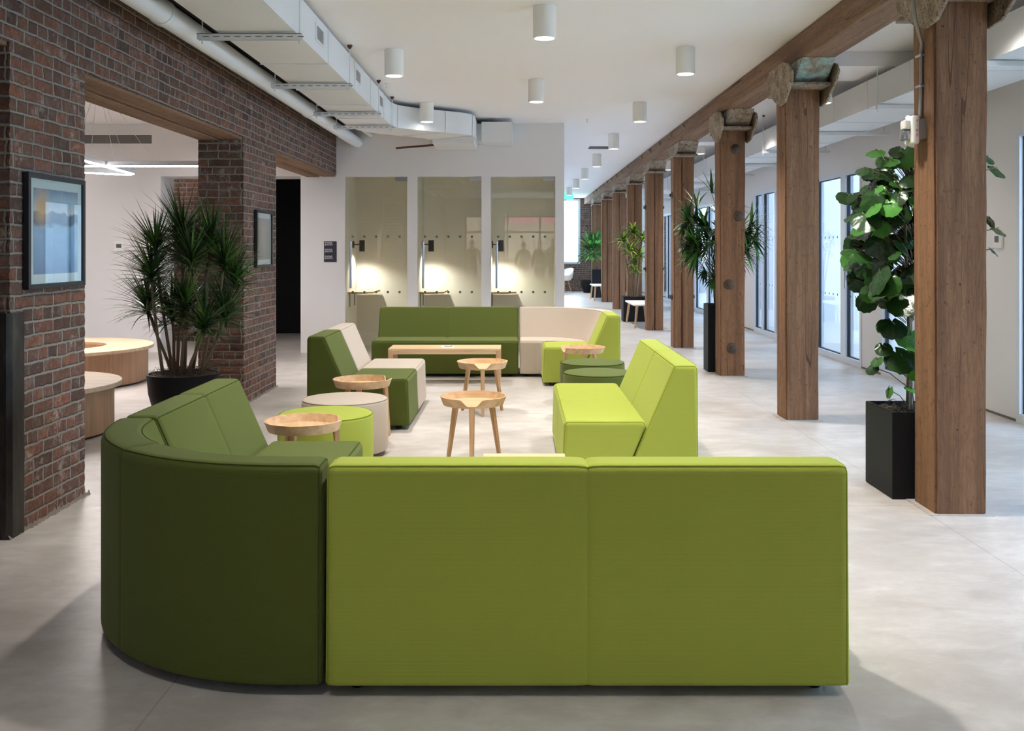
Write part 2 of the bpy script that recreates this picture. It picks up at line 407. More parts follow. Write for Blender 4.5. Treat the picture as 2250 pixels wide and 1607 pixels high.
# rubble mortar foot of the piers
bm = B()
for (a, b, s) in ((4.76, 5.66, 1), (8.84, 10.1, 2)):
    n = int((b-a)/0.02)
    for k in range(n+1):
        y = a+(b-a)*k/n; d = 0.006+0.03*abs(noise.noise(Vector((y*24, s, 0)))); h = 0.012+0.05*abs(noise.noise(Vector((y*31, s, 4))))
        if k:
            v = [bm.verts.new(p) for p in ((WX1-0.02, py, 0), (WX1+pd, py, 0), (WX1+0.002, y, h), (WX1+0.002, py, ph), (WX1+d, y, 0))]
            bm.faces.new((v[1], v[4], v[2], v[3]))
        py, pd, ph = y, d, h
struct('baseboard_left', bm, plain('crumbled_mortar', srgb(140, 130, 120), 0.95, var=0.3, scale=60))
# plank soffits over the openings
bm = B()
for a, b in ((1.6, 4.78), (5.6, 8.87), (10.05, 13.4)):
    box(bm, WX0+0.005, WX0+0.185, a, b, 2.462, 2.50, 0.004, 1); box(bm, WX0+0.215, WX1-0.012, a, b, 2.468, 2.50, 0.004, 1)
struct('trim_1', bm, M['timber_b'])
# steel corner guard on the nearest pier
bm = B()
prism(bm, [(WX1-0.40, 4.765), (WX1-0.01, 4.765), (WX1+0.012, 4.787), (WX1+0.012, 4.90), (WX1+0.001, 4.90), (WX1+0.001, 4.779), (WX1-0.40, 4.779)], 'Z', 0.0, 1.13)
tag(obj('corner_guard', bm, M['guard'], smooth=20), 'blackened steel corner guard on the lower near corner of the framed brick pier', 'corner guard')

# white wall with the three booths
BY = 13.4
DO = [(-2.42, -1.545), (-1.404, -0.504), (-0.377, 0.530)]
ZB = 2.47
bm = B()
xs = [-3.04, DO[0][0], DO[0][1], DO[1][0], DO[1][1], DO[2][0], DO[2][1], 0.657]
for k in range(0, 8, 2): box(bm, xs[k], xs[k+1], BY, BY+0.10, 0, ZB)
box(bm, -3.04, 0.657, BY, BY+0.10, ZB, CEIL)
box(bm, 0.60, 0.657, BY+0.1, 33.0, 0, CEIL)
box(bm, -3.04, -2.94, BY+0.1, 16.5, 0, CEIL)
struct('wall_back', bm, M['white'])
bm = B()
yb = 14.4
box(bm, -2.94, 0.60, yb, yb+0.08, 0, 2.6)
for a, b in ((-2.94, DO[0][0]-0.0), (DO[0][1]+0.02, DO[1][0]-0.0), (DO[1][1]+0.02, DO[2][0]-0.0), (DO[2][1]+0.02, 0.60)):
    box(bm, a, b, BY+0.101, yb, 0, 2.6)
box(bm, -2.94, 0.60, BY+0.101, yb+0.08, 2.6, 2.68)
struct('wall_booth', bm, M['booth'])
# left room beyond the brick wall
bm = B()
box(bm, -9.4, -5.03, 13.47, 14.0, 0, CEIL)
box(bm, -5.03, -3.04, 13.47, 14.0, 2.48, CEIL)
struct('wall_lobby', bm, M['white'])
bm = B(); box(bm, -9.4, -9.2, -6.6, 17.0, 0, CEIL); struct('wall_west', bm, M['white'])
bm = B(); box(bm, -9.4, -4.62, 16.5, 16.7, 0, CEIL); box(bm, -4.62, -2.94, 16.5, 16.7, 2.66, CEIL); struct('wall_far_left', bm, M['white'])
bm = B(); box(bm, -7.4, -4.72, 15.1, 15.4, 0, CEIL); struct('wall_lobby_brick', bm, mat_brick('warm_brick'))
door = struct('door_1', box(box(box(B(), -4.62, -2.96, 16.50, 16.56, 0, 1.28), -4.62, -2.96, 16.50, 16.56, 1.29, 2.66), -4.62, -2.96, 16.52, 16.6, 0, 2.66), M['door_black'])
# end wall far away with a tall window
bm = B()
for (a, b, c, d) in ((0.4, 2.17, 0, 0.95), (2.17, 8.2, 0, CEIL), (0.4, 2.17, 3.19, CEIL)): box(bm, a, b, 33.0, 33.3, c, d)
struct('wall_far', bm, M['brick'])
wf = struct('window_1', box(box(box(box(B(), 0.66, 2.17, 33.02, 33.12, 0.95, 1.02), 2.09, 2.17, 33.02, 33.12, 1.02, 3.19), 0.66, 0.72, 33.02, 33.12, 1.02, 3.19), 0.72, 2.09, 33.02, 33.12, 3.12, 3.19), M['alu'])
obj('pane', bx(0.72, 2.09, 33.06, 33.07, 1.02, 3.12), M['glass'], wf)
# wall behind the camera: street front windows
bm = B()
box(bm, -9.4, -1.85, -6.6, -6.45, 0, CEIL); box(bm, -1.85, 3.6, -6.6, -6.45, 0, 0.35); box(bm, -1.85, 3.6, -6.6, -6.45, 2.62, CEIL); box(bm, 3.6, 8.2, -6.6, -6.45, 0, CEIL); box(bm, -1.15, -0.5, -6.6, -6.45, 0.35, 2.62)
struct('wall_front', bm, M['white'])
bm = B()
for x in (-1.85, -1.22, -0.5, -0.38, 0.75, 1.9, 3.53): box(bm, x, x+0.07, -6.58, -6.48, 0.35, 2.62)
for z in (0.35, 1.02, 2.02, 2.56): box(bm, -1.85, 3.6, -6.575, -6.485, z, z+0.06)
wf = struct('window_2', bm, M['black'])
obj('pane', bx(-1.85, 3.6, -6.535, -6.53, 0.4, 2.6), M['glass'], wf)

# out-of-view street building, added to dim the daylight, seen only in booth glass
bm = B(); box(bm, -14, 14, -15.2, -15, -0.2, 9)
for x in range(-13, 13, 3): box(bm, x, x+1.7, -15, -14.9, 1.0, 2.9); box(bm, x, x+1.7, -15, -14.9, 4.4, 6.6)
struct('wall_street', bm, plain('warm_street_facade', srgb(150, 116, 92), 0.8))
tag(obj('street_signboard', box(B(), -1.0, 3.4, -9.2, -8.9, 2.45, 3.0), plain('pink_signboard', srgb(232, 110, 128), 0.8)), 'pink awning across the street mirrored in the phone booth glass', 'signboard')  # unseen pink box added to stand in for the mirrored lettered sign
# right side: office fronts
RX = 4.2
OP = [(3.0, 8.03, [4.9, 6.5]), (9.2, 11.02, [10.1]), (11.65, 14.55, [12.23, 13.4]), (15.1, 16.95, [15.52, 16.33]), (18.6, 22.6, [19.8, 21.1]), (24.2, 29.0, [25.4, 26.8, 28.0])]
HZ = 2.45
bm = B(); prev = -6.6
for a, b, _ in OP:
    box(bm, RX, RX+0.14, prev, a, 0, CEIL); box(bm, RX, RX+0.14, a, b, HZ, CEIL); prev = b
box(bm, RX, RX+0.14, prev, 33.0, 0, CEIL)
struct('wall_right', bm, M['white'])
bm = B(); prev = -6.6
for a, b, _ in OP: box(bm, RX-0.006, RX, prev, a, 0.0, 0.02); prev = b
box(bm, RX-0.006, RX, prev, 33.0, 0, 0.02)
struct('shadow_gap_right', bm, plain('shadow_gap_grey', srgb(110, 106, 102), 0.7))  # grey strip painted for the shade in the gap at the wall foot
for wi, (a, b, mull) in enumerate(OP):
    bm = B(); f = 0.055; x0, x1 = RX-0.012, RX+0.10
    box(bm, x0, x1, a, a+f, 0, HZ); box(bm, x0, x1, b-f, b, 0, HZ); box(bm, x0, x1, a+f, b-f, HZ-f, HZ)
    box(bm, x0, x1, a+f, b-f, 0, 0.075)
    for m in mull: box(bm, x0, x1, m, m+0.16 if m in (12.23,) else m+0.07, 0.075, HZ-f)
    wo = struct('window_%d' % (wi+3), bm, M['alu'])
    edges = [a+f] + sorted(sum([[m, m+(0.16 if m == 12.23 else 0.07)] for m in mull], [])) + [b-f]
    g = B(); gp = B(); dots = B()
    for k in range(0, len(edges), 2):
        y0, y1 = edges[k], edges[k+1]
        box(gp, RX+0.035, RX+0.045, y0+0.012, y1-0.012, 0.087, HZ-f-0.012)
        for (ya, yb2, za, zb) in ((y0, y0+0.012, 0.075, HZ-f), (y1-0.012, y1, 0.075, HZ-f), (y0, y1, 0.075, 0.087), (y0, y1, HZ-f-0.012, HZ-f)):
            box(g, RX+0.02, RX+0.06, ya, yb2, za, zb)
        n = max(1, int((y1-y0)/0.16)); 
        for z in (0.85, 1.61):
            for q in range(n):
                y = y0+(y1-y0)*(q+0.5)/n; lathe(dots, [(0.016, 0), (0.016, 0.002)], 8, (RX+0.032, y, z), 'X')
    obj('glazing', gp, M['glass_b'], wo); obj('gasket', g, M['dkgasket'], wo); obj('film_dots', dots, M['dot'], wo)
    if wi == 2:
        h = B(); tube(h, [(RX-0.03, 12.17, 0.95), (RX-0.03, 12.17, 1.25)], 0.012); box(h, RX-0.035, RX-0.01, 12.15, 12.19, 1.06, 1.16, 0.003)
        obj('door_handle', h, M['steel'], wo)
# offices behind: party walls and outer wall with a band of windows
bm = B()
for y in (8.5, 11.3, 14.75, 17.9, 23.4): box(bm, RX+0.14, 7.8, y, y+0.12, 0, CEIL)
struct('wall_office', bm, M['white'])
bm = B(); box(bm, 7.8, 7.95, -6.6, 33, 0, 0.7); box(bm, 7.8, 7.95, -6.6, 33, 2.8, CEIL); box(bm, 7.8, 7.95, -6.6, -1.0, 0.7, 2.8)
y = -1.0
while y < 33: box(bm, 7.8, 7.95, y, y+0.35, 0.7, 2.8); y += 2.0
struct('wall_east', bm, M['white'])

# dropped soffits on the right aisle and dark pocket beside the duct
struct('trim_2', bx(2.62, 3.95, 8.55, 9.3, 3.09, CEIL+0.01), M['ceil'])
struct('trim_3', bx(2.62, 3.95, 14.6, 15.1, 3.09, CEIL+0.01), M['ceil'])
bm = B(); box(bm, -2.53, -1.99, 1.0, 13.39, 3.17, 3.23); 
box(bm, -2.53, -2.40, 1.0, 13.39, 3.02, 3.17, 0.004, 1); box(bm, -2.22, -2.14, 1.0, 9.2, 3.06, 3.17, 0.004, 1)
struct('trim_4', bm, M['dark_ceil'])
# ------------------------------------------------------------------ ceiling lights
def make_downlight(name='ceiling_light'):
    t = thing(name, '', 'ceiling light')
    R = 0.084; H = 0.235
    b = B(); lathe(b, [(R*0.80, -H+0.03), (R*0.86, -H+0.002), (R-0.004, -H), (R, -H+0.004), (R, -0.004), (R-0.004, 0.0)], 40, cap0=False)
    obj('housing', b, M['plastic'], t, 40)
    b = B(); lathe(b, [(R*0.82, -H+0.014), (R*0.82, -H+0.022)], 32); obj('lens', b, M['lens'], t)
    l = bpy.data.lights.new('downlight', 'SPOT'); l.energy = SPOT_W; l.spot_size = math.radians(98); l.spot_blend = 1.0; l.shadow_soft_size = 0.065; l.color = (1, 0.93, 0.85)
    lo = bpy.data.objects.new('downlight', l); link(lo, t); lo.location = (0, 0, -H-0.01)
    return t
dl = make_downlight()
rows = []
for k in range(-1, 8): rows.append((1.475, 8.39-3.15+3.15*k if k < 0 else 8.39+3.13*k, 'R'))
for y in (3.9, 6.97, 9.98): rows.append((0.197, y, 'M'))
for y in (5.35, 8.48, 11.62): rows.append((-1.095, y, 'L'))
for y in (6.1, 9.2, 12.3, 15.4, 18.5): rows.append((2.94, y, 'A'))
rows = [(1.475, 8.39+3.13*k, 'R') for k in range(-2, 8)] + [(0.197, y, 'M') for y in (3.9, 6.97, 9.98)] + [(-1.095, y, 'L') for y in (2.22, 5.35, 8.48, 11.54)] + [(2.94, y, 'A') for y in (3.0, 6.1, 9.2, 12.3, 15.4, 18.5)]
LBL = {('R', 0): 'white can light nearest the camera in the row beside the timber beam', ('R', 1): 'second white can light beside the timber beam, just right of the booth wall corner',
 ('R', 2): 'third white can light counting away along the timber beam', ('R', 3): 'fourth white can light counting away along the timber beam',
 ('R', 4): 'fifth white can light counting away along the timber beam', ('R', 5): 'sixth white can light counting away along the timber beam',
 ('R', 6): 'seventh white can light along the timber beam, by the green exit sign', ('R', 7): 'farthest tiny white can light of the row beside the timber beam',
 ('M', 2): 'largest white can light, at the top middle of the photo', ('M', 3): 'white can light directly below the largest one, in the middle row',
 ('L', 2): 'white can light hanging right of the long white duct, nearer of two', ('L', 3): 'white can light in front of the bend of the white duct'}
BASE = [c for c in dl.children if c.type == 'LIGHT'][0].data; NEAR = BASE.copy(); NEAR.energy = SPOT_W*0.20
wide = None; first = True; seen = 0
cnt = {}
for (x, y, r) in rows:
    k = cnt.get(r, {'R': -2, 'M': 1, 'L': 0}.get(r, 0)); cnt[r] = k+1
    t = dl if first else copy_tree(dl); first = False
    t.location = (x, y, (CEIL if not (r == 'A' and y in (9.2,)) else 3.09))
    for ch in t.children:
        if ch.type == 'LIGHT':
            if (r, k) in (('R', -2), ('L', 0)): ch.data = NEAR
            else: ch.data = BASE
    if r == 'A':
        for ch in t.children:
            if ch.type == 'LIGHT':
                if wide is None: wide = ch.data.copy(); wide.spot_size = math.radians(150); wide.energy = SPOT_W*0.28
                ch.data = wide
    t['label'] = LBL.get((r, k), 'white can light on the ceiling of the aisle right of the timber columns' if r == 'A' else {'R': 'white can light above the nearest right column, out of the top of the photo', 'M': 'white can light above the foreground lime sofa, out of the top of the photo', 'L': 'white can light above the left loveseat, out of the top of the photo'}[r])
    if (r, k) in (('R', -2), ('L', 0)): t['label'] = {'R': 'white can light over the floor right of the foreground sofa, out of the photo', 'L': 'white can light over the curved corner sofa, out of the top of the photo'}[r]
    t['group'] = {'R': 'can lights beside the timber beam', 'A': 'can lights over the right aisle'}.get(r, 'can lights over the lounge')

# ------------------------------------------------------------------ ducts
DX0, DX1, DZ0, DZ1 = -2.0, -1.48, 2.90, 3.17
def duct_section(bm, x0, x1, y0, y1, z0, z1):
    """straight rectangular section with a cross-broken underside and raised end flanges"""
    v = [bm.verts.new(p) for p in ((x0, y0, z0), (x1, y0, z0), (x1, y1, z0), (x0, y1, z0), ((x0+x1)/2, (y0+y1)/2, z0-0.009), (x0, y0, z1), (x1, y0, z1), (x1, y1, z1), (x0, y1, z1))]
    for f in ((0, 4, 1), (1, 4, 2), (2, 4, 3), (3, 4, 0), (0, 1, 6, 5), (1, 2, 7, 6), (2, 3, 8, 7), (3, 0, 5, 8), (5, 6, 7, 8)): bm.faces.new([v[i] for i in f])
    bmesh.ops.recalc_face_normals(bm, faces=bm.faces[:])
def flange(bm, x0, x1, y, z0, z1, d=0.007, w=0.008):
    box(bm, x0-d, x1+d, y-w, y+w, z0-d, z0); box(bm, x0-d, x0, y-w, y+w, z0, z1); box(bm, x1, x1+d, y-w, y+w, z0, z1)
dt = thing('air_duct', 'long white rectangular air duct hung along the brick wall, bending to the booth wall', 'air duct', (0, 0, 0))
seams = [1.0, 2.6, 3.6, 4.55, 5.5, 6.5, 7.46, 8.43, 8.67, 9.6, 10.57, 11.15]
for a, b in zip(seams[:-1], seams[1:]):
    m = B(); duct_section(m, DX0, DX1, a+0.002, b-0.002, DZ0, DZ1); obj('duct_section', m, M['duct'], dt)
    m = B(); flange(m, DX0, DX1, b, DZ0, DZ1); obj('flange', m, M['duct'], dt)
# swan-neck bend towards the wall: outline in plan
Rr = [(-1.48, 11.15), (-1.43, 11.38), (-1.28, 11.56), (-1.05, 11.75), (-0.893, 11.87), (-0.74, 11.98), (-0.64, 12.08), (-0.575, 12.20), (-0.55, 12.35), (-0.55, 13.39)]
Ll = [(-2.0, 11.15), (-1.98, 11.45), (-1.9, 11.75), (-1.72, 12.02), (-1.5, 12.22), (-1.33, 12.38), (-1.22, 12.5), (-1.16, 12.65), (-1.14, 12.8), (-1.14, 13.39)]
m = B(); prism(m, Rr + Ll[::-1], 'Z', DZ0, DZ1); obj('duct_bend', m, M['duct'], dt, 35)
for k in (1, 4, 7):
    m = B()
    (ax, ay), (lx, ly) = Rr[k], Ll[k]
    d = Vector((ax-lx, ay-ly, 0)).normalized()
    for z in (DZ0-0.004,): tube(m, [(lx, ly, z), (ax+d.x*0.006, ay+d.y*0.006, z), (ax+d.x*0.006, ay+d.y*0.006, DZ1)], 0.007, 6)
    obj('flange', m, M['duct'], dt)
m = B(); box(m, -0.485, -0.07, 12.85, 13.395, 2.90, 3.165, 0.003, 1); box(m, -0.56, -0.47, 12.95, 13.395, 2.92, 3.15); obj('branch_box', m, M['duct'], dt)
m = B(); box(m, -1.12, -0.57, 12.55, 13.39, 2.84, 2.90, 0.003, 1); obj('lower_box', m, M['duct'], dt)
for y in (7.13, 8.83, 10.33):
    m = B(); box(m, DX1, DX1+0.008, y-0.14, y+0.14, 2.985, 3.115, 0.002, 1); g = obj('grille', m, M['duct'], dt)
    m = B()
    for k in range(8): box(m, DX1+0.008, DX1+0.013, y-0.11, y+0.11, 3.0+k*0.0125, 3.004+k*0.0125)
    obj('slat', m, M['galv'], g)
hang0 = None
for i, y in enumerate((4.4, 6.37, 8.28, 10.0, 11.08)):
    t = thing('duct_hanger', '', 'duct hanger', (0, y, 0), group='hangers under the left air duct')
    t['label'] = ['white slotted hanger strut under the left duct, out of the top of the photo', 'white slotted hanger strut under the left duct, nearest the camera', 'second slotted hanger strut under the left duct, ending over the white pipe', 'third slotted hanger strut under the left duct', 'farthest slotted hanger strut under the left duct, just before its bend'][i]
    m = B(); box(m, DX0-0.13, DX1+0.045, -0.022, -0.018, 2.845, 2.886); box(m, DX0-0.13, DX1+0.045, 0.018, 0.022, 2.845, 2.886); box(m, DX0-0.13, DX1+0.045, -0.022, 0.022, 2.882, 2.886)
    for q in range(10): box(m, DX0-0.09+q*0.07, DX0-0.05+q*0.07, -0.0235, -0.0219, 2.860, 2.868, mi=1)
    obj('strut', m, [M['duct'], M['galv']], t)
    for x in (DX0-0.10, DX1+0.028):
        m = B(); tube(m, [(x, 0, 2.82), (x, 0, CEIL)], 0.005, 8); obj('rod', m, M['duct'], t)
    m = B(); lathe(m, [(0.006, -0.035), (0.022, -0.012), (0.022, 0)], 12, (DX1+0.028, 0, CEIL)); obj('rod_cup', m, M['rust'], t)
# right-hand duct
t = thing('air_duct', 'white rectangular air duct hung over the right aisle beyond the timber columns', 'air duct')
EX0, EX1, EZ0, EZ1 = 3.26, 3.90, 2.76, 3.02
y = 3.2
while y < 27:
    m = B(); duct_section(m, EX0, EX1, y+0.003, y+0.947, EZ0, EZ1); obj('duct_section', m, M['duct'], t)
    m = B(); flange(m, EX0, EX1, y+0.95, EZ0, EZ1, 0.005, 0.006); obj('flange', m, M['duct'], t); y += 0.95
y = 6.6; i = 0
while y < 25:
    h = thing('duct_hanger', ['hanger strut under the right duct, seen between the nearest column and the frame edge', 'hanger strut under the right duct, left of the fire strobe', 'hanger strut under the right duct, showing its open end against the wall', 'hanger strut under the right duct, between second and third columns'][i] if i < 4 else 'thin white hanger strut under the far part of the right duct', 'duct hanger', (0, y, 0), group='hangers under the right air duct')
    m = B(); box(m, EX0-0.03, EX1+0.22, -0.02, 0.02, 2.712, 2.752, 0.002, 1); obj('strut', m, M['duct'], h)
    for x in (EX0-0.022, EX1+0.16):
        m = B(); tube(m, [(x, 0, 2.69), (x, 0, CEIL)], 0.005, 6); obj('rod', m, M['duct'], h)
    m = B(); lathe(m, [(0.006, -0.03), (0.02, -0.01), (0.02, 0)], 10, (EX0-0.015, 0, CEIL)); obj('rod_cup', m, M['dkmetal'], h)
    y += 2.0; i += 1
# side branches on the far part of the right duct
# big painted pipe along the brick
t = thing('drain_pipe', 'thick white painted pipe running under the ceiling along the brick wall', 'pipe')
m = B(); tube(m, [(-2.25, 1.0, 2.95), (-2.25, 13.39, 2.95)], 0.078, 28); obj('pipe_run', m, M['duct'], t, 40)
for y in (6.05, 10.3):
    m = B(); lathe(m, [(0.083, -0.035), (0.086, -0.03), (0.086, 0.03), (0.083, 0.035)], 28, (-2.25, y, 2.95), 'Y'); obj('coupling', m, M['duct'], t, 40)
# small pipework cluster beside the duct
t = thing('pipe_cluster', 'cluster of small off-white pipes and elbows tucked between duct and thick pipe', 'pipes')
for pts, r in (([(-2.07, 6.5, 3.09), (-2.07, 7.2, 3.09), (-2.12, 7.3, 3.07), (-2.12, 7.9, 3.07)], 0.022), ([(-2.15, 6.9, 3.12), (-2.06, 7.5, 3.09), (-2.06, 8.2, 3.09)], 0.018),
               ([(-2.14, 7.55, 3.15), (-2.10, 7.6, 3.03), (-2.06, 7.65, 3.0), (-2.06, 8.2, 3.0)], 0.026), ([(-2.12, 7.0, 3.16), (-2.12, 7.0, 3.03)], 0.02), ([(-2.06, 12.0, 3.05), (-2.06, 13.39, 3.05)], 0.03)):
    m = B(); tube(m, pts, r, 12); obj('pipe', m, M['plastic'], t, 50)
# rod stub sticking out of the duct box above the booths
m = B(); tube(m, [(-1.13, 12.92, 2.86), (-1.62, 12.75, 2.80)], 0.014, 10); tag(obj('metal_bar', m, M['rust']), 'short brown bar poking left from the duct box above the first booth', 'metal bar')
m = B(); tube(m, [(-0.02, 0, 0), (0, 0, 0)], 0.001, 4); m.free()
for (x, y, lb) in ((-1.39, 10.2, 'tiny white sprinkler head beside the long left duct'), (0.95, 13.0, 'tiny sprinkler head on the ceiling near the booth wall corner')):
    m = B(); lathe(m, [(0.028, 0), (0.028, -0.006), (0.009, -0.01), (0.009, -0.04), (0.02, -0.045), (0.02, -0.05)], 12, (x, y, CEIL)); tag(obj('sprinkler_head', m, M['plastic']), lb, 'sprinkler')
m = B(); box(m, 1.24, 1.60, 16.45, 16.75, CEIL-0.012, CEIL-0.001); 
tag(obj('ceiling_vent', m, M['dkgasket']), 'small dark slot vent in the ceiling beside the fourth can light', 'ceiling vent')

# ------------------------------------------------------------------ timber columns and beam
beam = thing('timber_beam', 'long weathered timber beam carried on the row of timber columns', 'beam')
m = B(); box(m, 2.30, 2.57, -2.0, 33.0, 3.0, 3.215, 0.012, 2); obj('timber', m, M['timber_b'], beam)
for k in range(15):
    y = 13.1+k*1.12; m = B(); prism(m, [(0, 0), (-0.05, -0.03), (0, -0.09)], 'Y', 0, 0.05)
    o = obj('wedge', m, M['iron'], beam); o.location = (2.30, y, 3.19)
CY = [5.21, 8.08, 10.9, 14.0, 17.0, 20.0, 23.0, 26.1, 29.3]
CX = [2.277, 2.266, 2.31, 2.29, 2.30, 2.31, 2.31, 2.31, 2.29]
CLB = ['nearest square timber column at right, carrying the white fire strobe', 'second timber column from the right, under the teal painted iron cap', 'timber column with four round iron bolt heads on its face',
 'timber column fourth from the camera, split by a dark vertical gap', 'timber column fifth from the camera, in front of the striped plant', 'timber column sixth from the camera, mostly behind the striped plant',
 'timber column seventh from the camera with a dark centre gap', 'timber column eighth from the camera, beside the white bench legs', 'farthest timber column, behind the bushy green plant']
def shaft(bm, x, y, k):
    w = 0.285
    def stick(x0, x1, y0, y1, seed):
        t = bmesh.new(); bmesh.ops.create_cube(t, size=1.0, matrix=Matrix.Translation(((x0+x1)/2, (y0+y1)/2, 1.4)) @ Matrix.Diagonal((x1-x0, y1-y0, 2.8, 1)))
        bmesh.ops.bevel(t, geom=[e for e in t.edges if abs(e.verts[0].co.z-e.verts[1].co.z) > 1], offset=0.011, segments=2, affect='EDGES')
        for q in range(1, 28): bmesh.ops.bisect_plane(t, geom=t.verts[:]+t.edges[:]+t.faces[:], plane_co=(0, 0, 0.1*q), plane_no=(0, 0, 1))
        cx = (x0+x1)/2
        for v in t.verts:
            s = 0.97+0.055*v.co.z/2.8; v.co.x = cx+(v.co.x-cx)*s
            v.co.x += 0.0045*noise.noise(Vector((v.co.x*5+seed, v.co.y*5, v.co.z*2.3))); v.co.y += 0.004*noise.noise(Vector((v.co.x*5, v.co.y*5+seed, v.co.z*2.7)))
        merge(bm, t)
    if k in (0, 1, 2, 8): stick(x, x+w, y, y+0.285, k*7)
    else:
        g = 0.5 if k != 3 else 0.42; stick(x, x+w*g-0.004, y, y+0.285, k*7); stick(x+w*g+0.004, x+w+0.01, y, y+0.285, k*7+3); box(bm, x+w*g-0.01, x+w*g+0.01, y+0.05, y+0.24, 0.02, 2.78)
for k, (x, y) in enumerate(zip(CX, CY)):
    c = thing('timber_column', CLB[k], 'column', (0, 0, 0), group='timber columns')
    m = B(); shaft(m, x, y, k); obj('shaft', m, M['timber'], c, 30)
    xc, yc = x+0.145, y+0.145
    irn = M['iron_teal'] if k in (1,) else M['iron']
    m = B(); box(m, xc-0.16, xc+0.17, yc-0.37, yc+0.37, 2.80, 2.828, 0.006, 2)
    obj('bearing_plate', m, M['iron'], c)
    m = B(); prism(m, [(yc-0.28, 2.828), (yc+0.28, 2.828), (yc+0.54, 3.0), (yc-0.54, 3.0)], 'X', xc-0.125, xc+0.155); bmesh.ops.bevel(m, geom=m.edges[:], offset=0.008, segments=2, affect='EDGES')
    obj('bolster', m, irn, c)
    if k < 3:
        octa = [(a_*0.92-0.10, z_) for a_, z_ in [(-0.42, 2.90), (-0.38, 2.82), (-0.14, 2.68), (0.02, 2.665), (0.20, 2.73), (0.40, 2.85), (0.42, 2.92), (0.28, 3.0), (-0.16, 3.01), (-0.33, 2.97)]]
        for s, xx in ((-1, xc-0.172), (1, xc+0.182)):
            m = B(); prism(m, [(yc+a, z) for a, z in octa], 'X', xx-0.011, xx+0.011)
            bmesh.ops.bevel(m, geom=m.edges[:], offset=0.004, segments=1, affect='EDGES')
            # ears lean outwards towards the top
            for v in m.verts: v.co.x += s*(v.co.z-2.80)*0.12 if v.co.z > 2.80 else s*(v.co.z-2.80)*0.02
            obj('side_plate', m, M['iron'], c)
    if k == 0: prism_foot = None
    m = B(); 
    for q in range(0): pass
    m.free()
    # mortar skirt at the foot
    m = B(); prism(m, [(x-0.035, y-0.02), (x+0.31, y-0.03), (x+0.325, y+0.31), (x-0.03, y+0.32)], 'Z', 0.0, 0.006)
    obj('mortar_foot', m, M['concrete'], c)
    bolts = {2: [((1616-1137)*10.9/2100, 1.45+220*10.9/2100, 0), ((1624-1137)*10.9/2100, 1.45+73*10.9/2100, 0), ((1602-1137)*10.9/2100, 1.45-77*10.9/2100, 0), ((1608-1137)*10.9/2100, 1.45-217*10.9/2100, 0)]}.get(k, [])
    for (bxx, bz, _) in bolts:
        m = B(); lathe(m, [(0.058, 0), (0.056, -0.012), (0.05, -0.018), (0.03, -0.022), (0.028, -0.04), (0.02, -0.044)], 20, (bxx, y, bz), 'Y'); obj('bolt', m, M['dkmetal'], c, 40)
    if k in (3, 4):
        for z in ((2.25, 0.75) if k == 3 else (2.2, 1.1)):
            for xx, s in ((x, -1), (x+0.29, 1)):
                m = B(); lathe(m, [(0.05, 0), (0.048, s*0.014), (0.026, s*0.02), (0.024, s*0.04)], 16, (xx, y+0.14, z), 'X'); obj('bolt', m, M['dkmetal'], c, 40)
    if k in (0, 4):
        pass
# conduit and fire strobe on the nearest column
x0 = CX[0]
m = B(); tube(m, [(x0-0.02, 5.36, 2.19), (x0-0.014, 5.36, 2.30), (x0-0.014, 5.36, 2.55), (x0-0.016, 5.34, 2.60), (x0-0.085, 5.26, 2.70), (x0-0.105, 5.24, 2.78), (x0-0.115, 5.24, 3.0)], 0.0105, 10)
cd = thing('conduit', 'grey metal conduit running down the left face of the nearest column', 'conduit')
obj('conduit_run', m, M['galv'], cd, 50)
for z in (2.36, 2.53):
    m = B(); box(m, x0-0.028, x0-0.001, 5.335, 5.41, z, z+0.014, 0.003, 1); obj('clamp', m, M['steel'], cd)
fs = thing('fire_strobe', 'white wall strobe alarm with red FIRE lettering on the nearest timber column', 'fire alarm', (x0, 5.36, 2.12))
m = B(); box(m, -0.045, 0, -0.05, 0.05, -0.055, 0.055, 0.004, 1); obj('back_box', m, M['dkgasket'] if False else M['galv'], fs)
m = B(); box(m, -0.085, -0.045, -0.062, 0.062, -0.085, 0.075, 0.014, 4); box(m, -0.118, -0.083, -0.035, 0.035, 0.0, 0.055, 0.010, 3); obj('body', m, M['plastic'], fs, 40)
m = B(); box(m, -0.125, -0.084, -0.03, 0.03, -0.058, -0.006, 0.008, 3); obj('strobe_lens', m, M['steel'], fs, 40)
m = B(); lathe(m, [(0.004, -0.008), (0.011, -0.003), (0.011, 0.004), (0.004, 0.010)], 12, (-0.095, -0.02, 0.066)); obj('flash_lamp', m, M['flash'], fs)
for i, ch in enumerate('FIRE'):
    text(fs, ch, 0.024, (-0.060, -0.0625, 0.034-i*0.026), (PI/2, 0, 0), M['red'], 'lettering', 'CENTER')
# ------------------------------------------------------------------ modular sofas
def round_poly(pts, radii, seg=5):
    """returns [(point, outward normal)], polygon given clockwise as (t, z) seen with t to the right"""
    n = len(pts); area = sum(pts[i][0]*pts[(i+1) % n][1]-pts[(i+1) % n][0]*pts[i][1] for i in range(n))
    if area < 0: pts = pts[::-1]; radii = radii[::-1]
    out = []
    for i in range(n):
        p = Vector(pts[i]); a = (Vector(pts[i-1])-p).normalized(); b = (Vector(pts[(i+1) % n])-p).normalized(); r = radii[i]
        ang = a.angle(b); d = r/math.tan(ang/2); c = p+(a+b).normalized()*(r/math.sin(ang/2))
        p0 = p+a*d; p1 = p+b*d
        v0 = p0-c; v1 = p1-c; tot = PI-ang
        for k in range(seg+1):
            f = k/seg; q = v0*math.cos(tot*f)+Vector((-v0.y, v0.x))*math.sin(tot*f)
            out.append((c+q, q.normalized()))
    return out
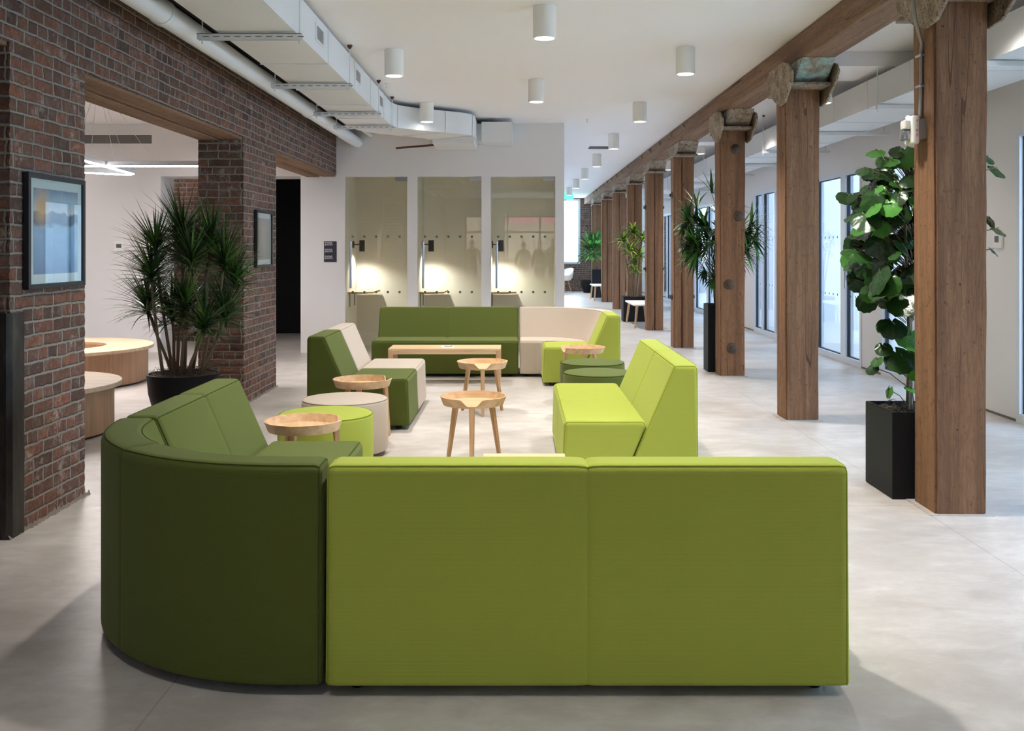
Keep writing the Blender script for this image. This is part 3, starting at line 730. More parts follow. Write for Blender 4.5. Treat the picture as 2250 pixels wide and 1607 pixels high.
def zf(z):
    """corners are rounder at the top than at the floor"""
    return 0.35+0.65*min(1.0, max(0.0, (z-0.05)/0.3))
def sweep(poly, stations):
    """stations: (origin(x,y), inward(x,y), inset, bulge)"""
    bm = B(); rings = []
    for (o, d, ins) in stations:
        rings.append([bm.verts.new((o[0]+d[0]*(p.x-nn.x*ins*zf(p.y)), o[1]+d[1]*(p.x-nn.x*ins*zf(p.y)), p.y-nn.y*ins*zf(p.y))) for p, nn in poly])
    m = len(poly)
    for i in range(len(rings)-1):
        for k in range(m): bm.faces.new((rings[i][k], rings[i][(k+1) % m], rings[i+1][(k+1) % m], rings[i+1][k]))
    bm.faces.new(rings[0][::-1]); bm.faces.new(rings[-1])
    bmesh.ops.recalc_face_normals(bm, faces=bm.faces[:]); return bm
def path_line(p0, p1, d, seams=(), r=0.032):
    p0 = Vector(p0); p1 = Vector(p1); L = (p1-p0).length; u = (p1-p0)/L; st = []
    S = [(r*(1-math.cos(a)), r*(1-math.sin(a))) for a in (0, PI/8, PI/4, 3*PI/8, PI/2)]
    ss = list(S)
    marks = []
    n = max(2, int(L/0.2)); base = [(r+(L-2*r)*k/n, 0.0) for k in range(1, n)]
    for s in seams:
        base = [b for b in base if abs(b[0]-s) > 0.08]
        base += [(s-0.05, 0.0), (s-0.02, 0.0015), (s-0.006, 0.005), (s-0.002, 0.009), (s+0.002, 0.009), (s+0.006, 0.005), (s+0.02, 0.0015), (s+0.05, 0.0)]
    ss += sorted(base) + [(L-a, b) for a, b in S[::-1]]
    return [((p0+u*s)[:], d, i) for s, i in ss]
def pipe_at(poly, stations, idx, off=0.0):
    return [(o[0]+d[0]*(poly[idx][0].x-poly[idx][1].x*(ins-off)), o[1]+d[1]*(poly[idx][0].x-poly[idx][1].x*(ins-off)), poly[idx][0].y-poly[idx][1].y*(ins-off)) for o, d, ins in stations]
H = 0.752; SH = 0.414; Z0 = 0.034
SEG = 5
POLB = round_poly([(0, Z0), (0, H), (0.146, H), (0.305, SH), (0.455, Z0)], [0.012, 0.022, 0.024, 0.5, 0.012], SEG)
POLB = round_poly([(0, Z0), (0, H), (0.146, H), (0.455, Z0)], [0.014, 0.033, 0.034, 0.014], SEG)
SLO = (0.455-0.146)/(H-Z0)
def tline(z): return 0.146+(H-z)*SLO+0.006
POLS = round_poly([(tline(Z0), Z0), (tline(SH), SH), (0.815, SH), (0.825, Z0)], [0.014, 0.033, 0.036, 0.014], SEG)
def nearest_idx(poly, t, z, kk=0.5):
    return min(range(len(poly)), key=lambda i: (poly[i][0].x-t)**2+(poly[i][0].y-z)**2)
def sofa(name, label, col, stations, group, feet):
    t = thing(name, label, 'sofa', (stations[0][0][0], stations[0][0][1], 0), group=group)
    off = Vector((stations[0][0][0], stations[0][0][1]))
    stations = [((o[0]-off.x, o[1]-off.y), d, i) for o, d, i in stations]
    fab = M[col]; pm = M[col+'_seam']
    ob = obj('backrest', sweep(POLB, stations), fab, t, 40); os_ = obj('seat', sweep(POLS, stations), fab, t, 40)
    for q in (ob, os_):
        wn = q.modifiers.new('weighted', 'WEIGHTED_NORMAL'); wn.keep_sharp = True; wn.weight = 100
    for poly, par, corners in ((POLB, ob, ((0.004, H-0.004), (0.15, H-0.006))), (POLS, os_, ((0.806, SH-0.008),))):
        m = B()
        for c in corners:
            i = nearest_idx(poly, *c); tube(m, pipe_at(poly, stations[2:-2], i, 0.0004), 0.0027, 6)
        for q in (2, len(stations)-3):
            o, d, ins = stations[q]
            loop = [(o[0]+d[0]*(p.x-nn.x*(ins*zf(p.y)-0.0006)), o[1]+d[1]*(p.x-nn.x*(ins*zf(p.y)-0.0006)), p.y-nn.y*(ins*zf(p.y)-0.0006)) for p, nn in poly]
            # open loop: start after the longest jump (under the module)
            j = max(range(len(loop)), key=lambda k: (Vector(loop[k])-Vector(loop[k-1])).length if max(loop[k][2], loop[k-1][2]) < 0.06 else 0)
            tube(m, loop[j:]+loop[:j], 0.0021, 6)
        obj('piping', m, pm, par, 60)
    for (x, y) in feet:
        m = B(); lathe(m, [(0.02, 0), (0.026, 0.01), (0.026, Z0)], 16, (x-off.x, y-off.y, 0)); obj('foot', m, M['black'], t, 40)
    return t
gs = 'modular lounge sofas'
def straight(name, label, col, p0, p1, d, seams=()):
    st = path_line(p0, p1, d, seams); p0 = Vector(p0); p1 = Vector(p1); u = (p1-p0).normalized(); dv = Vector(d)
    L = (p1-p0).length
    feet = [(p0+u*a+dv*b)[:] for a in (0.09, L-0.09) for b in (0.09, 0.73)]
    return sofa(name, label, col, st, gs, feet)
straight('loveseat', 'large lime green loveseat in the foreground, its flat back towards the camera', 'lime', (-0.622, 3.088), (1.076, 3.088), (0, 1), (0.849,))
straight('loveseat', 'lime green loveseat at right seen from its end, seat towards the tray tables', 'lime', (1.094, 5.77), (1.094, 7.42), (-1, 0), (0.825,))
straight('loveseat', 'dark green loveseat on the left behind the curved corner sofa', 'green', (-1.652, 3.995), (-1.652, 5.19), (1, 0), (0.62,))
straight('lounge_seat', 'narrow dark green armless seat beside the beige one, left of the tray tables', 'green', (-1.69, 7.65), (-1.69, 8.345), (1, 0))
straight('lounge_seat', 'narrow beige armless seat behind the dark green one', 'beige', (-1.69, 8.355), (-1.69, 9.09), (1, 0))
straight('loveseat', 'dark green loveseat at the back in front of the phone booths', 'green', (0.012, 11.66), (-1.66, 11.66), (0, -1), (0.84,))
straight('lounge_seat', 'narrow lime green armless seat joined to the beige curved corner at the back', 'lime', (1.094, 10.12), (1.094, 10.765), (-1, 0))
def curved(name, label, col, start, straight_len, u, d, sign):
    """short straight piece, then a quarter circle of outer radius R turning towards d"""
    R = 0.89; u = Vector(u); d = Vector(d); p = Vector(start); st = []; r = 0.030
    for a in (0, PI/8, PI/4, 3*PI/8, PI/2): st.append(((p+u*(r*(1-math.cos(a))))[:], d[:], r*(1-math.sin(a))))
    q = p+u*straight_len; c = q+d*R
    n = 20
    st.append((q[:], d[:], 0.0))
    angs = [k/n*PI/2 for k in range(1, n) if k/n*PI/2 < PI/2-0.038]
    mid = PI/4
    angs = [a for a in angs if abs(a-mid) > 0.03]+[mid-0.025, mid-0.007, mid-0.0025, mid+0.0025, mid+0.007, mid+0.025]
    for a in sorted(angs):
        radial = (-d*math.cos(a)+u*math.sin(a)); o = c+radial*R
        ins = {True: 0.0, False: 0.0}[True]
        if abs(a-mid) < 0.01: ins = 0.005 if abs(a-mid) > 0.004 else 0.009
        st.append((o[:], (-radial)[:], ins))
    e = c+u*R; dd = -u
    for a in (PI/2, 3*PI/8, PI/4, PI/8, 0):
        s = r*(1-math.cos(a)); st.append(((e-d*s)[:], dd[:], r*(1-math.sin(a))))
    feet = [(p+u*0.1+d*0.1)[:], (e+d*(-0.12)-u*0.1)[:], (c+(-d+u).normalized()*(R-0.1))[:], (p+u*0.08+d*0.7)[:]]
    return sofa(name, label, col, st, gs, feet)
curved('corner_sofa', 'dark green curved corner sofa in the left foreground', 'green', (-0.636, 3.094), 0.13, (-1, 0), (0, 1), 1)
curved('corner_sofa', 'beige curved corner sofa at the back beside the dark green loveseat', 'beige', (0.026, 11.66), 0.178, (1, 0), (0, -1), 1)

# ------------------------------------------------------------------ round stools
def ottoman(label, col, x, y):
    t = thing('round_ottoman', label, 'ottoman', (x, y, 0), group='round upholstered ottomans')
    R = 0.302; m = B()
    prof = [(R-0.02, 0.03), (R-0.004, 0.036), (R, 0.05), (R+0.003, 0.2), (R, 0.372)]+[(R-0.024*(1-math.cos(a)), 0.372+0.024*math.sin(a)) for a in (PI/8, PI/4, 3*PI/8, PI/2)]+[(R*0.6, 0.402), (R*0.25, 0.404)]
    lathe(m, prof, 64); obj('cushion', m, M[col], t, 40)
    m = B(); tube(m, [((R-0.0055)*math.cos(2*PI*k/64), (R-0.0055)*math.sin(2*PI*k/64), 0.3905) for k in range(65)], 0.003, 6); obj('piping', m, M[col+'_seam'], t, 60)
    for a in (0.6, 2.2, 3.8, 5.3):
        m = B(); lathe(m, [(0.02, 0), (0.02, 0.032)], 12, (0.22*math.cos(a), 0.22*math.sin(a), 0)); obj('foot', m, M['black'], t)
ottoman('lime green round ottoman behind the nearest left tray table', 'lime', -1.235, 6.16)
ottoman('beige grey round ottoman behind the lime green one', 'beige', -1.222, 6.775)
ottoman('dark green round ottoman nearer the lime loveseat, front one of two', 'green', 0.695, 8.22)
ottoman('dark green round ottoman under the oak tray table at right, rear one of two', 'green', 0.701, 8.96)

# ------------------------------------------------------------------ oak tray tables
def tray_table(label, x, y, face):
    t = thing('tray_table', label, 'side table', (x, y, 0), face, 'round oak tray tables')
    n = 96; zt, zb, zf = 0.458, 0.398, 0.411; Ro, Rb = 0.2255, 0.204; th = 0.010; m = B(); rings = []
    for k in range(n):
        a = 2*PI*k/n; da = abs((a-(-PI/2)+PI) % (2*PI)-PI)   # notch faces local -Y
        f = 1.0 if da > 0.34 else (0.0 if da < 0.165 else (da-0.165)/0.175)
        top = zf+0.002+(zt-zf-0.002)*f; h = (top-zb)/(zt-zb); ro = Rb+(Ro-Rb)*h; ri = ro-th
        rib = Rb-th+(Ro-Rb)*(zf-zb)/(zt-zb)
        c, s = math.cos(a), math.sin(a)
        rings.append([m.verts.new(p) for p in ((Rb*0.96*c, Rb*0.96*s, zb), (Rb*c, Rb*s, zb+0.002), (ro*c, ro*s, top-0.001), ((ro-0.001)*c, (ro-0.001)*s, top), (ri*c, ri*s, top), (rib*c, rib*s, zf))])
    for k in range(n):
        a, b = rings[k], rings[(k+1) % n]
        for q in range(5): m.faces.new((a[q], b[q], b[q+1], a[q+1]))
    m.faces.new([r[5] for r in rings]); m.faces.new([r[0] for r in rings][::-1])
    bmesh.ops.recalc_face_normals(m, faces=m.faces[:]); obj('tray', m, M['oak'], t, 35)
    for k, a in enumerate((-PI/2, -PI/2+2*PI/3, -PI/2-2*PI/3)):
        r0, r1 = 0.205, 0.142
        if k == 0: r0, r1 = 0.215, 0.185
        m = B(); w = 0.017
        c = Vector((math.cos(a), math.sin(a), 0)); s = Vector((-c.y, c.x, 0))
        lo = [c*(r0+i)+s*j for i, j in ((-0.011, -0.014), (0.011, -0.014), (0.011, 0.014), (-0.011, 0.014))]
        hi = [c*(r1+i)+s*j+Vector((0, 0, zb+0.001 if k else zf+0.001)) for i, j in ((-0.020, -0.019), (0.016, -0.019), (0.016, 0.019), (-0.020, 0.019))]
        L = [m.verts.new(p) for p in lo]; Hh = [m.verts.new(p) for p in hi]
        for q in range(4): m.faces.new((L[q], L[(q+1) % 4], Hh[(q+1) % 4], Hh[q]))
        m.faces.new(L[::-1]); m.faces.new(Hh); bmesh.ops.recalc_face_normals(m, faces=m.faces[:])
        bmesh.ops.bevel(m, geom=m.edges[:], offset=0.005, segments=2, affect='EDGES'); obj('leg', m, M['oak_z'], t, 40)
tray_table('oak tray table in the middle nearest the camera, notch facing the camera', -0.30, 6.49, 0)
tray_table('oak tray table standing farther back behind the middle one, notch facing the camera', -0.312, 8.49, 0.05)
tray_table('oak tray table nearest at left between green loveseat and lime ottoman', -1.245, 5.57, PI/2+0.3)
tray_table('oak tray table at left in front of the dark green armless seat', -1.19, 7.34, PI/2+0.5)
tray_table('oak tray table at right behind the dark green ottomans', 0.667, 9.74, -PI/2+0.3)
# oak benches
def bench(label, x0, x1, y0, y1, z=0.38):
    t = thing('coffee_bench', label, 'low table', ((x0+x1)/2, (y0+y1)/2, 0), group='rectangular oak low tables'); hx, hy = (x1-x0)/2, (y1-y0)/2
    obj('tabletop', bx(-hx, hx, -hy, hy, z-0.022, z, 0.003), M['oak'], t)
    m = B(); 
    for s in (-1, 1): box(m, -hx+0.045, hx-0.045, s*(hy-0.011)-0.009, s*(hy-0.011)+0.009, z-0.06, z-0.022)
    for s in (-1, 1): box(m, s*(hx-0.011)-0.009, s*(hx-0.011)+0.009, -hy+0.045, hy-0.045, z-0.06, z-0.022)
    obj('apron', m, M['oak'], t)
    for sx in (-1, 1):
        for sy in (-1, 1): obj('leg', bx(sx*hx-sx*0.05 if sx > 0 else -hx, hx if sx > 0 else -hx+0.05, hy-0.045 if sy > 0 else -hy, hy if sy > 0 else -hy+0.045, 0, z-0.022, 0.003), M['oak_z'], t)
bench('long low oak table in front of the dark green loveseat at the back', -1.392, -0.182, 10.28, 10.70)
bench('low oak table mostly hidden behind the foreground lime sofa', -0.178, 0.247, 3.95, 5.01)
t = thing('leaflet', 'white leaflet with a dark mark lying on the far low oak table', 'leaflet', (-0.765, 10.46, 0.38), 0.1)
obj('paper', bx(-0.07, 0.07, -0.10, 0.10, 0.0005, 0.004), M['letter'], t)
m = B(); tube(m, [(-0.03, 0.03, 0.0042), (-0.01, -0.01, 0.0042), (0.0, 0.02, 0.0042), (0.03, -0.02, 0.0042), (0.05, 0.05, 0.0042)], 0.006, 6); obj('printed_mark', m, M['black'], t)

# ------------------------------------------------------------------ round drum tables in the lobby
def drum(label, x, y, R, hole, z=0.40, ovh=0.10):
    t = thing('drum_table', label, 'round table', (x, y, 0), group='round oak drum tables in the lobby')
    m = B(); n = 96
    prof = [(hole, z-0.03), (hole, z-0.003), (hole+0.003, z), (R-0.004, z), (R, z-0.004), (R, z-0.032), (R-0.004, z-0.036), (R-ovh, z-0.036)]
    rings = [[m.verts.new((r*math.cos(2*PI*k/n), r*math.sin(2*PI*k/n), h)) for k in range(n)] for r, h in prof]
    for i in range(len(rings)):
        j = (i+1) % len(rings)
        for k in range(n): m.faces.new((rings[i][k], rings[i][(k+1) % n], rings[j][(k+1) % n], rings[j][k]))
    bmesh.ops.recalc_face_normals(m, faces=m.faces[:]); obj('tabletop', m, M['oak_pale'], t, 40)
    m = B(); lathe(m, [(R-ovh-0.0, 0.02), (R-ovh, z-0.036)], n, cap0=False, cap1=False); lathe(m, [(hole+0.001, 0.10), (hole+0.001, z-0.03)], 64, cap0=True, cap1=False); obj('drum_base', m, M['oak_drum'], t, 40)
    m = B(); lathe(m, [(R-ovh-0.03, 0), (R-ovh-0.03, 0.02)], n); obj('plinth', m, M['black'], t)
drum('large oak drum table with a round well, beside the white lobby wall', -4.97, 10.4, 0.95, 0.46, ovh=0.06)
drum('smaller pale oak drum table just past the framed brick pier', -3.90, 7.5, 0.74, 0.30, ovh=0.06)
# ------------------------------------------------------------------ phone booths
for i, (a, b) in enumerate(DO):
    lab = ['left', 'middle', 'right'][i]
    g = thing('glass_door', 'frameless glass door of the %s phone booth with two rows of green dots' % lab, 'glass door', (a, BY+0.03, 0), group='phone booth doors')
    obj('pane', bx(0.006, b-a-0.006, 0, 0.010, 0.012, ZB-0.008), M['glass_g'], g)
    m = B()
    for z in (0.848, 1.628):
        for k in range(5): lathe(m, [(0.0175, -0.0015), (0.0175, -0.0005)], 20, (0.105+k*0.1645, 0, z), 'Y')
    obj('film_dots', m, M['dot'], g)
    m = B(); tube(m, [(0.085, -0.055, 0.905), (0.085, -0.055, 1.555)], 0.016, 16)
    for z in (1.0, 1.46): tube(m, [(0.085, -0.055, z), (0.085, 0.0, z)], 0.008, 8)
    obj('door_handle', m, M['steel'], g, 40)
    obj('patch_fitting', bx(b-a-0.175, b-a-0.004, -0.012, 0.022, ZB-0.062, ZB-0.004, 0.002), M['steel'], g)
    s = thing('wall_shelf', 'small pale wooden shelf on grey brackets inside the %s phone booth' % lab, 'shelf', (a, 13.62, 0.82), group='phone booth shelves')
    obj('board', bx(0.001, 0.36, 0, 0.74, 0, 0.024, 0.002), M['oak'], s)
    for y in (0.15, 0.55):
        m = B(); box(m, 0.001, 0.012, y-0.012, y+0.012, -0.2, 0); box(m, 0.001, 0.26, y-0.012, y+0.012, -0.012, 0); obj('bracket', m, M['galv'], s)
    l = thing('wall_lamp', 'black cylinder wall lamp in the %s phone booth' % lab, 'wall lamp', (a, 14.05, 1.50), group='phone booth lamps')
    m = B(); lathe(m, [(0.055, 0.001), (0.055, 0.014), (0.05, 0.018)], 24, (0, 0, 0.02), 'X'); obj('wall_plate', m, M['black'], l, 40)
    m = B(); tube(m, [(0.016, 0, 0.02), (0.10, 0, 0.02)], 0.008, 10); obj('arm', m, M['black'], l, 40)
    m = B(); lathe(m, [(0.034, -0.08), (0.040, -0.082), (0.040, 0.078), (0.036, 0.082)], 28, (0.135, 0, 0), cap0=False); obj('lamp_shade', m, M['black'], l, 40)
    m = B(); lathe(m, [(0.034, -0.074), (0.034, -0.07)], 20, (0.135, 0, 0)); obj('bulb', m, M['lens'], l)
    li = bpy.data.lights.new('booth_lamp', 'SPOT'); li.energy = 27; li.spot_size = math.radians(140); li.spot_blend = 0.9; li.shadow_soft_size = 0.03; li.color = (1, 0.94, 0.84)
    lo = bpy.data.objects.new('booth_lamp', li); link(lo, l); lo.location = (0.135, 0, -0.09)
for k, z in enumerate((1.512, 1.417, 1.322)):
    s = thing('booth_sign', ['top', 'middle', 'bottom'][k]+' one of the three dark phone booth signs on the white wall', 'sign', (-2.712, BY, z), group='phone booth signs')
    obj('plate', bx(0, 0.178, -0.006, -0.0005, -0.052, 0.050, 0.001), M['navy'], s)
    text(s, 'PHONE\nBOOTH', 0.031, (0.012, -0.0065, 0.018), (PI/2, 0, 0), M['letter'], space=0.85)
# ------------------------------------------------------------------ pictures
def mat_art(kind):
    n = NT('print_'+kind); co = n.coord(); sp = n.n('ShaderNodeSeparateXYZ', i_0=co)
    z = sp.outputs[2]; nz = n.noise(co, 9, 5, 0.6)
    if kind == 'skyline':
        zz = n.math('ADD', z, n.math('MULTIPLY', n.math('SUBTRACT', nz, 0.5), 0.10))
        c = n.ramp(n.math('ADD', n.math('MULTIPLY', zz, 2.0), 0.5), [(0.0, srgb(70, 110, 160)), (0.35, srgb(120, 160, 205)), (0.56, srgb(140, 172, 208)), (0.60, srgb(48, 72, 96)), (0.70, srgb(60, 84, 108)), (0.72, srgb(214, 206, 206)), (0.86, srgb(150, 176, 204)), (1.0, srgb(90, 98, 124))])
        dy = n.math('SUBTRACT', sp.outputs[1], -0.16); dz = n.math('SUBTRACT', z, 0.13)
        r = n.math('SQRT', n.math('ADD', n.math('MULTIPLY', dy, dy), n.math('MULTIPLY', n.math('MULTIPLY', dz, dz), 0.7)))
        c = n.mix(n.ramp(r, [(0.01, (1,1,1,1)), (0.11, (0,0,0,1))]), c, srgb(236, 172, 96))
    else:
        d = n.math('ADD', n.math('MULTIPLY', n.math('ABSOLUTE', sp.outputs[1]), 2.2), n.math('MULTIPLY', z, -0.9))
        c = n.ramp(n.math('ADD', d, 0.3), [(0.15, srgb(196, 160, 140)), (0.35, srgb(176, 156, 160)), (0.6, srgb(142, 138, 120)), (0.9, srgb(118, 124, 104))])
        c = n.mix(n.ramp(n.math('ADD', z, 0.5), [(0.6, (0,0,0,1)), (0.85, (1,1,1,1))]), c, srgb(120, 116, 150))
    n.base(c); return n.set(0.15, 0, 0.5)
M['mat_board'] = plain('white_mat_board', srgb(214, 220, 224), 0.25, var=0.0)
def picture(label, y0, y1, z0, z1, art):
    yc, zc = (y0+y1)/2, (z0+z1)/2; hy, hz = (y1-y0)/2, (z1-z0)/2
    t = thing('picture_frame', label, 'picture', (WX1, yc, zc))
    m = B(); f = 0.026; D = 0.035
    box(m, 0.004, D, -hy, -hy+f, -hz, hz, 0.002); box(m, 0.004, D, hy-f, hy, -hz, hz, 0.002)
    box(m, 0.004, D, -hy+f, hy-f, -hz, -hz+f, 0.002); box(m, 0.004, D, -hy+f, hy-f, hz-f, hz, 0.002)
    obj('frame', m, M['frame'], t)
    obj('mat_board', bx(0.004, 0.020, -hy+f, hy-f, -hz+f, hz-f), M['mat_board'], t)
    obj('print', bx(0.0202, 0.0212, -hy+f+0.05, hy-f-0.045, -hz+f+0.05, hz-f-0.05), mat_art(art), t)
    obj('glazing', bx(0.026, 0.028, -hy+f, hy-f, -hz+f, hz-f), M['glass'], t)
picture('framed blue skyline photograph on the nearest brick pier', 4.90, 5.545, 1.242, 1.848, 'skyline')
picture('smaller looking framed muted print on the farther brick pier', 9.20, 9.79, 1.272, 1.832, 'dusk')
# thermostats, vent grille
def thermostat(label, loc, rz):
    t = thing('thermostat', label, 'thermostat', loc, rz); obj('cover', bx(-0.075, 0.075, -0.024, -0.001, -0.07, 0.07, 0.006), M['plastic'], t)
    obj('screen', bx(-0.035, 0.035, -0.026, -0.0235, -0.02, 0.035), plain('grey_screen', srgb(96, 104, 110), 0.2), t)
thermostat('white thermostat on the white lobby wall, left of the big spiky plant', (-5.61, 13.47, 1.49), 0)
thermostat('white thermostat on the right wall beside the nearest timber column', (RX, 8.33, 1.53), -PI/2)
t = thing('vent_grille', 'long grey air vent grille high on the white lobby wall', 'vent', (-5.13, 13.47, 3.0))
obj('frame', box(box(box(box(B(), -2.6, 0, -0.012, -0.001, 0.06, 0.075), -2.6, 0, -0.012, -0.001, -0.075, -0.06), -0.02, 0, -0.012, -0.001, -0.06, 0.06), -2.6, -2.58, -0.012, -0.001, -0.06, 0.06), M['plastic'], t)
m = B()
for k in range(9): box(m, -2.58, -0.02, -0.008, -0.003, -0.055+k*0.013, -0.049+k*0.013)
for k in range(9): box(m, -0.02-k*0.32, -0.008-k*0.32, -0.010, -0.003, -0.06, 0.06)
obj('slats', m, M['galv'], t); obj('duct_shadow_box', bx(-2.58, -0.02, -0.003, -0.001, -0.06, 0.06), plain('grey_vent_backing', srgb(128, 126, 126), 0.8), t)
# ------------------------------------------------------------------ lobby linear pendant
t = thing('linear_pendant', 'white linear tube pendant hung on thin wires from one ceiling point in the lobby', 'pendant light', (-4.39, 10.0, CEIL))
def bar(p, q):
    p = Vector(p)-Vector((-4.39, 10, CEIL)); q = Vector(q)-Vector((-4.39, 10, CEIL)); d = (q-p); L = d.length; a = math.atan2(d.y, d.x)
    o = obj('bar', bx(0, L, -0.022, 0.022, 0.012, 0.06, 0.003), M['alu'], t); o.location = p; o.rotation_euler = (0, 0, a)
    e = obj('light_strip', bx(0.005, L-0.005, -0.019, 0.019, 0.0, 0.012, 0.004), M['led'], o)
    l = bpy.data.lights.new('pendant_glow', 'AREA'); l.shape = 'RECTANGLE'; l.size = L; l.size_y = 0.05; l.energy = 9*L; l.color = (1, 0.93, 0.90)
    lo = bpy.data.objects.new('pendant_glow', l); link(lo, o); lo.location = (L/2, 0, -0.004)
bar((-5.75, 9.75, 2.29), (-3.22, 9.75, 2.29)); bar((-4.33, 10.76, 2.29), (-4.13, 9.0, 2.29)); bar((-5.6, 9.9, 2.29), (-4.4, 10.9, 2.29))
for (x, y) in ((-4.56, 9.79), (-4.2, 9.4), (-4.29, 10.2), (-4.0, 9.75), (-3.72, 9.75)):
    m = B(); tube(m, [(0, 0, 0), (x+4.39, y-10, 2.35-CEIL)], 0.0022, 6); obj('wire', m, M['plastic'], t)
m = B(); lathe(m, [(0.06, -0.03), (0.06, 0)], 24); obj('canopy', m, M['plastic'], t)
l = bpy.data.lights.new('lobby_fill', 'AREA')
bpy.data.lights.remove(l)
# unseen downlights added to brighten the white lobby and its brick
ld = None
for (x, y) in ((-6.4, 7.6), (-4.6, 7.6), (-6.4, 10.6), (-6.4, 12.6), (-4.2, 12.6), (-5.5, 14.55)):
    if ld is None:
        ld = thing('added_lobby_light', 'round ceiling light added out of view to brighten the lobby', 'ceiling light', (x, y, CEIL), group='added lobby lights')
        m = B(); lathe(m, [(0.05, -0.004), (0.075, -0.006), (0.075, 0)], 24, cap0=False); obj('trim_ring', m, M['plastic'], ld)
        m = B(); lathe(m, [(0.05, -0.003), (0.05, -0.001)], 20); obj('lens', m, M['lens'], ld)
        l = bpy.data.lights.new('lobby_fill_spot', 'SPOT'); l.energy = 34; l.spot_size = math.radians(150); l.spot_blend = 1; l.shadow_soft_size = 0.08; l.color = (1, 0.92, 0.88)
        lo = bpy.data.objects.new('lobby_fill_spot', l); link(lo, ld); lo.location = (0, 0, -0.012)
    else:
        c = copy_tree(ld); c.location = (x, y, CEIL)
# exit sign
t = thing('exit_sign', 'green glowing exit sign hanging at the far end by the tall window', 'exit sign', (1.52, 29.5, 3.10))
obj('panel', bx(-0.2, 0.2, -0.02, 0.02, -0.1, 0.08, 0.004), M['exit'], t)
text(t, 'EXIT', 0.14, (0, -0.0215, -0.06), (PI/2, 0, 0), M['letter'], align='CENTER')
m = B(); tube(m, [(0, 0, 0.08), (0, 0, CEIL-3.10)], 0.01, 8); obj('stem', m, M['plastic'], t)
# ------------------------------------------------------------------ far furniture
def white_bench(label, x0, x1, y0, y1, z):
    t = thing('white_bench', label, 'bench', (x0, y0, 0), group='white topped benches between the columns')
    obj('seat', bx(0, x1-x0, 0, y1-y0, z-0.03, z, 0.006), M['plastic'], t)
    for sx in (0, 1):
        for sy in (0, 1):
            a = Vector(((x1-x0)*(0.16+0.68*sx), (y1-y0)*(0.08+0.84*sy), z-0.03)); b = Vector(((x1-x0)*(0.05+0.9*sx), (y1-y0)*(0.03+0.94*sy), 0))
            m = B(); tube(m, [b, a], [0.018, 0.026], 10); obj('leg', m, M['oak_z'], t, 40)
white_bench('white topped wooden leg bench beside the fifth timber column', 2.13, 2.56, 17.45, 18.9, 0.44)
white_bench('far white topped bench beside the eighth timber column', 2.12, 2.5, 26.6, 28.0, 0.44)
t = thing('shell_chair', 'white shell chair with slim wooden legs by the tall far window', 'chair', (1.55, 31.6, 0), -0.9)
m = B(); n = 20
rings = []
for (r, z, tilt) in ((0.10, 0.42, 0), (0.20, 0.43, 0), (0.27, 0.50, 0.02), (0.30, 0.60, 0.08), (0.31, 0.66, 0.16)):
    rings.append([m.verts.new((r*math.cos(2*PI*k/n), r*math.sin(2*PI*k/n)*0.95, z+tilt*max(0, math.sin(2*PI*k/n))*1.1-(0.05*tilt/0.16 if math.sin(2*PI*k/n) < -0.3 else 0))) for k in range(n)])
for i in range(len(rings)-1):
    for k in range(n): m.faces.new((rings[i][k], rings[i][(k+1) % n], rings[i+1][(k+1) % n], rings[i+1][k]))
m.faces.new(rings[0][::-1]); o = obj('shell', m, M['plastic'], t, 60); sm = o.modifiers.new('thick', 'SOLIDIFY'); sm.thickness = 0.014; sm.offset = 0
for a in (0.8, 2.35, 3.9, 5.5):
    m = B(); tube(m, [(0.24*math.cos(a), 0.24*math.sin(a), 0), (0.11*math.cos(a), 0.11*math.sin(a), 0.43)], [0.010, 0.015], 8); obj('leg', m, M['oak_z'], t)
t = thing('bowl_planter', 'dark faceted bowl planter against the far brick wall', 'planter', (2.35, 31.9, 0))
m = B(); lathe(m, [(0.14, 0), (0.24, 0.20), (0.245, 0.42), (0.225, 0.42), (0.21, 0.36)], 10); obj('bowl', m, M['black_matte'], t)
# ------------------------------------------------------------------ plants
def strap(bm, base, d, L, w, droop, segs=5, keel=0.25):
    """narrow arching leaf with a folded midrib"""
    d = Vector(d).normalized(); p = Vector(base); rows = []
    for k in range(segs+1):
        f = k/segs; s = d.cross(Vector((0, 0, 1)))
        s = s.normalized() if s.length > 1e-3 else Vector((1, 0, 0))
        up = s.cross(d).normalized(); ww = w*(0.55+0.45*min(1, f*4))*(1-max(0, f-0.25)/0.75)**0.8
        if k == segs: rows.append([bm.verts.new(p)])
        else: rows.append([bm.verts.new(p-s*ww/2+up*ww*keel), bm.verts.new(p), bm.verts.new(p+s*ww/2+up*ww*keel)])
        p = p+d*(L/segs); d = (d+Vector((0, 0, -droop/segs))).normalized()
    for a, b in zip(rows[:-1], rows[1:]):
        if len(b) == 3:
            bm.faces.new((a[0], a[1], b[1], b[0])); bm.faces.new((a[1], a[2], b[2], b[1]))
        else:
            bm.faces.new((a[0], a[1], b[0])); bm.faces.new((a[1], a[2], b[0]))
def rnd(a, b): return random.uniform(a, b)
def sph(az, el): return Vector((math.cos(el)*math.cos(az), math.cos(el)*math.sin(az), math.sin(el)))
def moss(bm, R, z, square=None, n=16, h=0.03):
    for i in range(n):
        for j in range(n):
            pass
